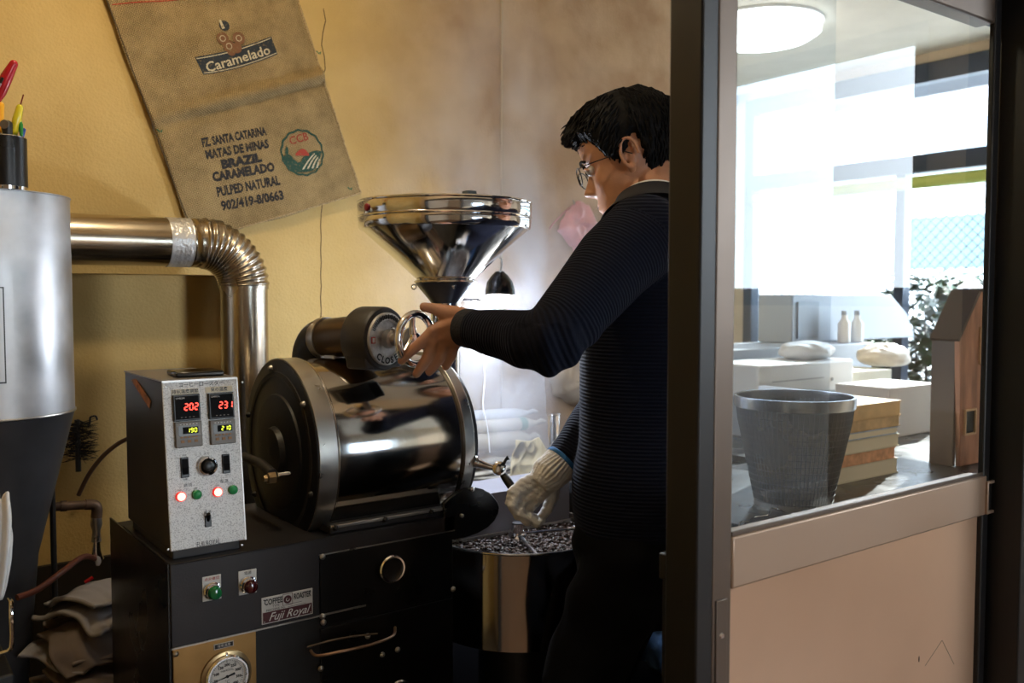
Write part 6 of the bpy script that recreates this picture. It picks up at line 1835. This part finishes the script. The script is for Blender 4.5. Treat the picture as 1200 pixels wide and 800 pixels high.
roll(535, 620, 520, .027, 'thick beige rolled sack, lowest of the rolls behind the drum', m_r2, Y=ry - .005)
# folded cloth-like sacks the rolls rest on
def drape(name, label, pxs, Y, m_, wav, seed, thick=.003, cat='sack'):
    """Crinkled sheet between an upper and a lower row of pixels on the plane y = Y."""
    up, lo = pxs
    A0, A1 = onY(*up[0], Y), onY(*up[1], Y); B0, B1 = onY(*lo[0], Y), onY(*lo[1], Y)
    def fn(u, v):
        p = A0.lerp(A1, u).lerp(B0.lerp(B1, u), v)
        k = noise.noise(V((p.x * 14 + seed, p.z * 9, seed))) + .5 * abs(noise.noise(V((p.x * 34, p.z * 20 + seed, 3))))
        return V((p.x + wav * .3 * noise.noise(V((p.z * 20, seed, u))), p.y - .02 + wav * k, p.z + wav * .12 * math.sin(u * 5 + seed)))
    return tag(part(name, MB().grid(fn, 60, 50), m_, smooth=180, solid=thick, org=(B0.x, Y, min(B0.z, B1.z))), label, cat)
m_r3 = mat('pale woven sack', (.58, .53, .44), .6, bump=.4, bscale=30, var=.1, vscale=7)
mm = MB()
xa_, xb3 = onY(530, 540, ry).x, onY(655, 540, ry).x
for k in range(5):
    z0 = ztb + k * .0165
nlay = 4
zl0 = ztb; zl1 = onY(580, 532, ry).z
for k in range(nlay):
    za, zb2 = zl0 + (zl1 - zl0) * k / nlay, zl0 + (zl1 - zl0) * (k + .93) / nlay
    sk = MB()
    def lay(u, v, za=za, zb2=zb2, k=k):
        a = (v - .5) * math.pi * 1.0
        x = xa_ + (xb3 - xa_) * u; zc2 = (za + zb2) / 2 + .006 * math.sin(u * 9 + k * 2); h = (zb2 - za) / 2
        return V((x, ry - .06 - .022 * math.cos(a) + .006 * noise.noise(V((x * 20, k, v))), zc2 + h * math.sin(a)))
    sk.grid(lay, 40, 12)
    n0 = len(sk.v)
    o = part('folded_sack', sk, m_r3, smooth=60, solid=.003, org=((xa_ + xb3) / 2, ry, za))
    tag(o, ['lowest folded pale sack under the rolled sacks', 'second folded pale sack from the cupboard top', 'third folded pale sack from the cupboard top', 'uppermost folded pale sack right under the rolls'][k], 'sack', 'folded sacks under the rolls')
tag(part('carton', MB().box((xa_, ry - .055, ztb), (1.43, WY - .02, zl1 - .002)), mat('brown carton', (.36, .25, .15), .7), bevel=.002), 'brown carton behind the folded sacks on the low cupboard', 'carton')
drape('draped_sack', 'yellowish sack slumped in front of the folded sacks near the sleeve', (((598, 515), (628, 512)), ((592, 566), (652, 572))), ry - .11, mat('yellowish sack', (.55, .46, .28), .6, bump=.4, bscale=30), .03, 2.0)
# clear plastic sheet hanging behind the drum
m_sheet = bpy.data.materials.new('clear crinkled plastic sheet'); m_sheet.use_nodes = True
nt = m_sheet.node_tree; N, L = nt.nodes, nt.links; b = N['Principled BSDF']; b.inputs['Base Color'].default_value = (.78, .84, .95, 1); b.inputs['Roughness'].default_value = .22
b.inputs['Transmission Weight'].default_value = 0.0
tr_ = N.new('ShaderNodeBsdfTransparent'); tl_ = N.new('ShaderNodeBsdfTranslucent'); tl_.inputs[0].default_value = (.8, .86, .95, 1); m1_ = N.new('ShaderNodeMixShader'); m1_.inputs[0].default_value = .5
L.new(b.outputs[0], m1_.inputs[1]); L.new(tl_.outputs[0], m1_.inputs[2])
m2_ = N.new('ShaderNodeMixShader'); m2_.inputs[0].default_value = .24
L.new(tr_.outputs[0], m2_.inputs[1]); L.new(m1_.outputs[0], m2_.inputs[2]); L.new(m2_.outputs[0], N['Material Output'].inputs[0])
drape('plastic_sheet', 'clear crinkled plastic sheet hanging behind the drum and over the rolled sacks', (((520, 392), (632, 388)), ((530, 545), (640, 545))), ry - .075, m_sheet, .018, 7.0, .0006, 'plastic sheet')
for xx in (566,):
    cpt = [onY(565, 405, 1.9), onY(568, 440, 1.9), onY(566, 475, 1.9), onY(571, 500, 1.9), onY(574, 530, 1.9)]
    tag(part('cable', MB().tube(smooth_path(cpt), .0016, 8), mat('white cable', (.8, .8, .82), .4)), 'thin white cable hanging in front of the plastic sheet', 'cable')
# steel canister
c = onY(648, 518, 2.05); zt2 = onY(648, 484, 2.05).z
can = thing('steel_canister', 'narrow ribbed steel canister beside the rolled sacks near the sleeve', 'canister', (c.x, 2.05, ztb))
part('canister_body', MB().lathe((c.x, 2.05, ztb), (0, 0, 1), [(0, .021), (zt2 - ztb - .004, .021), (zt2 - ztb, .019), (zt2 - ztb, 0)], 32), chrome, can)
part('canister_lid', MB().torus((c.x, 2.05, zt2 - .003), (0, 0, 1), .021, .0025, 32, 8), chrome, can)
# bags on the wall
def wallbag(name, label, outline, m_, seed, puff=.035, Y=WY - .012, cat='bag'):
    n = len(outline); cx = sum(p[0] for p in outline) / n; cy = sum(p[1] for p in outline) / n
    vs_, fs_ = [], []
    R_ = 9
    o3 = [onY(x, y, Y) for (x, y) in outline]; c3 = onY(cx, cy, Y)
    for sgn in (1, 0):
        base = len(vs_)
        for j in range(R_ + 1):
            k = j / R_
            for i in range(n):
                p = c3.lerp(o3[i], k)
                h = puff * math.sqrt(max(0, 1 - k * k)) * (1 + .5 * noise.noise(V((p.x * 22 + seed, p.z * 22, 1)))) + .030 * abs(noise.noise(V((p.x * 45, p.z * 45 + seed, 2)))) * (1 - k)
                vs_.append(V((p.x + .010 * noise.noise(V((p.x * 40, p.z * 40, seed))) * k, Y - h * sgn, p.z + .012 * noise.noise(V((p.x * 40, p.z * 40, seed + 5))) * k)))
        fs_ += [(base + j * n + i, base + j * n + (i + 1) % n, base + (j + 1) * n + (i + 1) % n, base + (j + 1) * n + i) for j in range(R_) for i in range(n)]
    mb = MB(); mb.v = [tuple(v) for v in vs_]; mb.f = fs_
    return tag(part(name, mb, m_, smooth=60), label, cat)
def dense(pts, k=4):
    out = []
    for i in range(len(pts)):
        a, b = pts[i], pts[(i + 1) % len(pts)]
        for j in range(k): out.append((a[0] + (b[0] - a[0]) * j / k, a[1] + (b[1] - a[1]) * j / k))
    return out
m_pink = mat('pink plastic bag', (.78, .40, .44), .30, bump=.8, bscale=28, var=.12, vscale=18)
pk = wallbag('plastic_bag', 'crumpled pink plastic bag hanging on the wall before his chin', dense([(676, 236), (690, 240), (698, 262), (690, 285), (676, 300), (664, 284), (652, 270), (660, 254), (668, 246)], 4), m_pink, 3.0)
part('bag_strap', MB().tube([onY(672, 240, WY - .012), onY(664, 246, WY - .010), onY(648, 262, WY - .010), onY(644, 268, WY - .008)], .0022, 6), m_pink, pk)
part('bag_hook', MB().tube([onY(673, 238, WY - .004), onY(673, 239, WY - .03), onY(672, 234, WY - .034)], .0022, 8), brushed, pk)
wallbag('plastic_bag', 'pale beige plastic bag hanging on the wall beside the navy sleeve', dense([(650, 405), (700, 400), (720, 440), (700, 478), (668, 474), (648, 462), (643, 440)], 4), mat('pale beige bag', (.62, .54, .44), .45, bump=.4, bscale=25), 6.0, .05)
# blue denim apron hanging on the end of the counter
def apron(u, v):
    A_, B_ = onX(738, 640, 1.47), onX(800, 640, 1.47)
    z = A_.z - .02 + (-.24) * v
    y = A_.y + (B_.y - A_.y) * u
    return V((1.470 - .018 * abs(noise.noise(V((y * 22, z * 9, 2)))) - .012 * noise.noise(V((y * 40, z * 25, 5))) - .012, y + .01 * math.sin(v * 5), z + .012 * math.sin(u * 5)))
q = onX(765, 760, 1.47)
tag(part('denim_apron', MB().grid(apron, 40, 40), mat('blue denim', (.05, .12, .26), .8, var=.35, vscale=14, bump=.4, bscale=60), smooth=180, solid=.003, org=(1.47, q.y, q.z)), 'blue denim apron hanging on the counter end behind his legs', 'apron')

# ================================================================== work lamp behind the hopper
m_shade = mat('black lamp shade', (.012, .012, .014), .22)
lt = onY(586, 345, 1.72); LX, LY = lt.x, lt.y
lz1 = onY(586, 319, LY).z; lz0 = onY(586, 345, LY).z; lzb = onY(583, 365, LY).z; LR = 17.5 / FPX * (lt - CAM).dot(FWD)
print('WORKLAMP', LX, LY, lz0, LR)
wl = thing('work_lamp', 'small black bell lamp with a glaring white bulb hanging behind the hopper', 'lamp', (LX, LY, lzb))
tl = V((-.10, -.10, 1)).normalized()
part('lamp_shade', MB().lathe((LX, LY, lz0), tl, [(0, LR), (.0, LR - .002), (.012, LR - .003), (.03, LR * .75), (.045, LR * .45), (lz1 - lz0, .006), (lz1 - lz0 + .002, .010), (.045, LR * .55), (.03, LR * .86), (.010, LR * 1.0), (0, LR)], 48, cap=False), m_shade, wl)
part('bulb', MB().ell((LX - .002, LY - .002, lz0 - .006), .034, .034, .026, None, 32, 18), emis('glaring bulb', (.88, .93, 1.0), 30.0), wl)
cpts_ = [V((LX, LY, lz1)) , onY(588, 310, LY), onY(587, 303, LY), onY(584, 300, LY), V((onY(587, 300, WY).x - .01, WY - .02, onY(587, 295, WY).z)), V((onY(587, 250, WY).x, WY - .012, onY(587, 250, WY).z))]
part('cord', MB().tube(smooth_path(cpts_), .0022, 8), mat('white cord', (.75, .75, .75), .4), wl)
part('clamp_rod', MB().tube([(LX - .03, LY, lz0 - .002), onY(552, 353, LY), ], .002, 8), brushed, wl)
pl = bpy.data.lights.new('bulb_light', 'POINT'); pl.energy = 16; pl.color = (.80, .88, 1.0); pl.shadow_soft_size = .036
po = bpy.data.objects.new('bulb_light', pl); po.location = (LX - .003, LY - .003, lz0 - .040); po.parent = wl; po.location = V(po.location) - origin_of(wl); scene.collection.objects.link(po)

# ceiling fitting of the roasting corner (above the picture)
fl = thing('ceiling_light', 'small warm ceiling light of the roasting corner', 'lamp', (.50, 1.50, H - .12))
part('housing', MB().lathe((.50, 1.50, H), (0, 0, -1), [(0, .09), (.06, .09), (.06, .07)], 40, cap=False), m_whitep, fl)
part('lit_globe', MB().ell((.50, 1.50, H - .09), .07, .07, .04, None, 32, 16), emis('warm globe', (1.0, .80, .52), 9.0), fl)
wlt = bpy.data.lights.new('globe_light', 'POINT'); wlt.energy = 15; wlt.color = (1.0, .83, .56); wlt.shadow_soft_size = .05
wo_ = bpy.data.objects.new('globe_light', wlt); wo_.location = (0, 0, -.03); wo_.parent = fl; scene.collection.objects.link(wo_)

# smoke rising from the bin and hanging round the lamp
sm = MB(); sx0, sx1 = .98, 1.95
sm.box((1.02, 1.58, .80), (1.85, WY - .005, 2.15))
m_sm = bpy.data.materials.new('coffee smoke'); m_sm.use_nodes = True; nt = m_sm.node_tree; N, L = nt.nodes, nt.links; N.clear()
out = N.new('ShaderNodeOutputMaterial'); pv = N.new('ShaderNodeVolumePrincipled'); pv.inputs['Color'].default_value = (.86, .90, 1.0, 1); pv.inputs['Anisotropy'].default_value = .25
ge = N.new('ShaderNodeNewGeometry'); n1 = N.new('ShaderNodeTexNoise'); n1.inputs['Scale'].default_value = 4.5; n1.inputs['Detail'].default_value = 5; n1.inputs['Distortion'].default_value = .8
mp = N.new('ShaderNodeMapping'); mp.inputs['Scale'].default_value = (1.3, 1.3, .7); L.new(ge.outputs['Position'], mp.inputs['Vector']); L.new(mp.outputs[0], n1.inputs['Vector'])
r = N.new('ShaderNodeMapRange'); r.inputs['From Min'].default_value = .46; r.inputs['From Max'].default_value = .66; L.new(n1.outputs['Fac'], r.inputs['Value'])
def gauss(c, s):
    sub = N.new('ShaderNodeVectorMath'); sub.operation = 'SUBTRACT'; sub.inputs[1].default_value = c; L.new(ge.outputs['Position'], sub.inputs[0])
    dv = N.new('ShaderNodeVectorMath'); dv.operation = 'DIVIDE'; dv.inputs[1].default_value = s; L.new(sub.outputs[0], dv.inputs[0])
    ln = N.new('ShaderNodeVectorMath'); ln.operation = 'LENGTH'; L.new(dv.outputs[0], ln.inputs[0])
    m = N.new('ShaderNodeMapRange'); m.interpolation_type = 'SMOOTHSTEP'; m.inputs['From Min'].default_value = 0; m.inputs['From Max'].default_value = 1; m.inputs['To Min'].default_value = 1; m.inputs['To Max'].default_value = 0
    L.new(ln.outputs['Value'], m.inputs['Value']); return m.outputs[0]
g1 = gauss((1.38, 1.88, 1.42), (.44, .34, .85))
mu = N.new('ShaderNodeMath'); mu.operation = 'MULTIPLY'; L.new(r.outputs[0], mu.inputs[0]); L.new(g1, mu.inputs[1])
m2 = N.new('ShaderNodeMath'); m2.operation = 'MULTIPLY'; m2.inputs[1].default_value = 6.0; L.new(mu.outputs[0], m2.inputs[0])
L.new(m2.outputs[0], pv.inputs['Density']); L.new(pv.outputs[0], out.inputs['Volume'])
so_ = part('smoke', sm, m_sm, smooth=0)
tag(so_, 'thin bluish smoke rising behind the hopper around the lamp', 'smoke', kind='stuff')
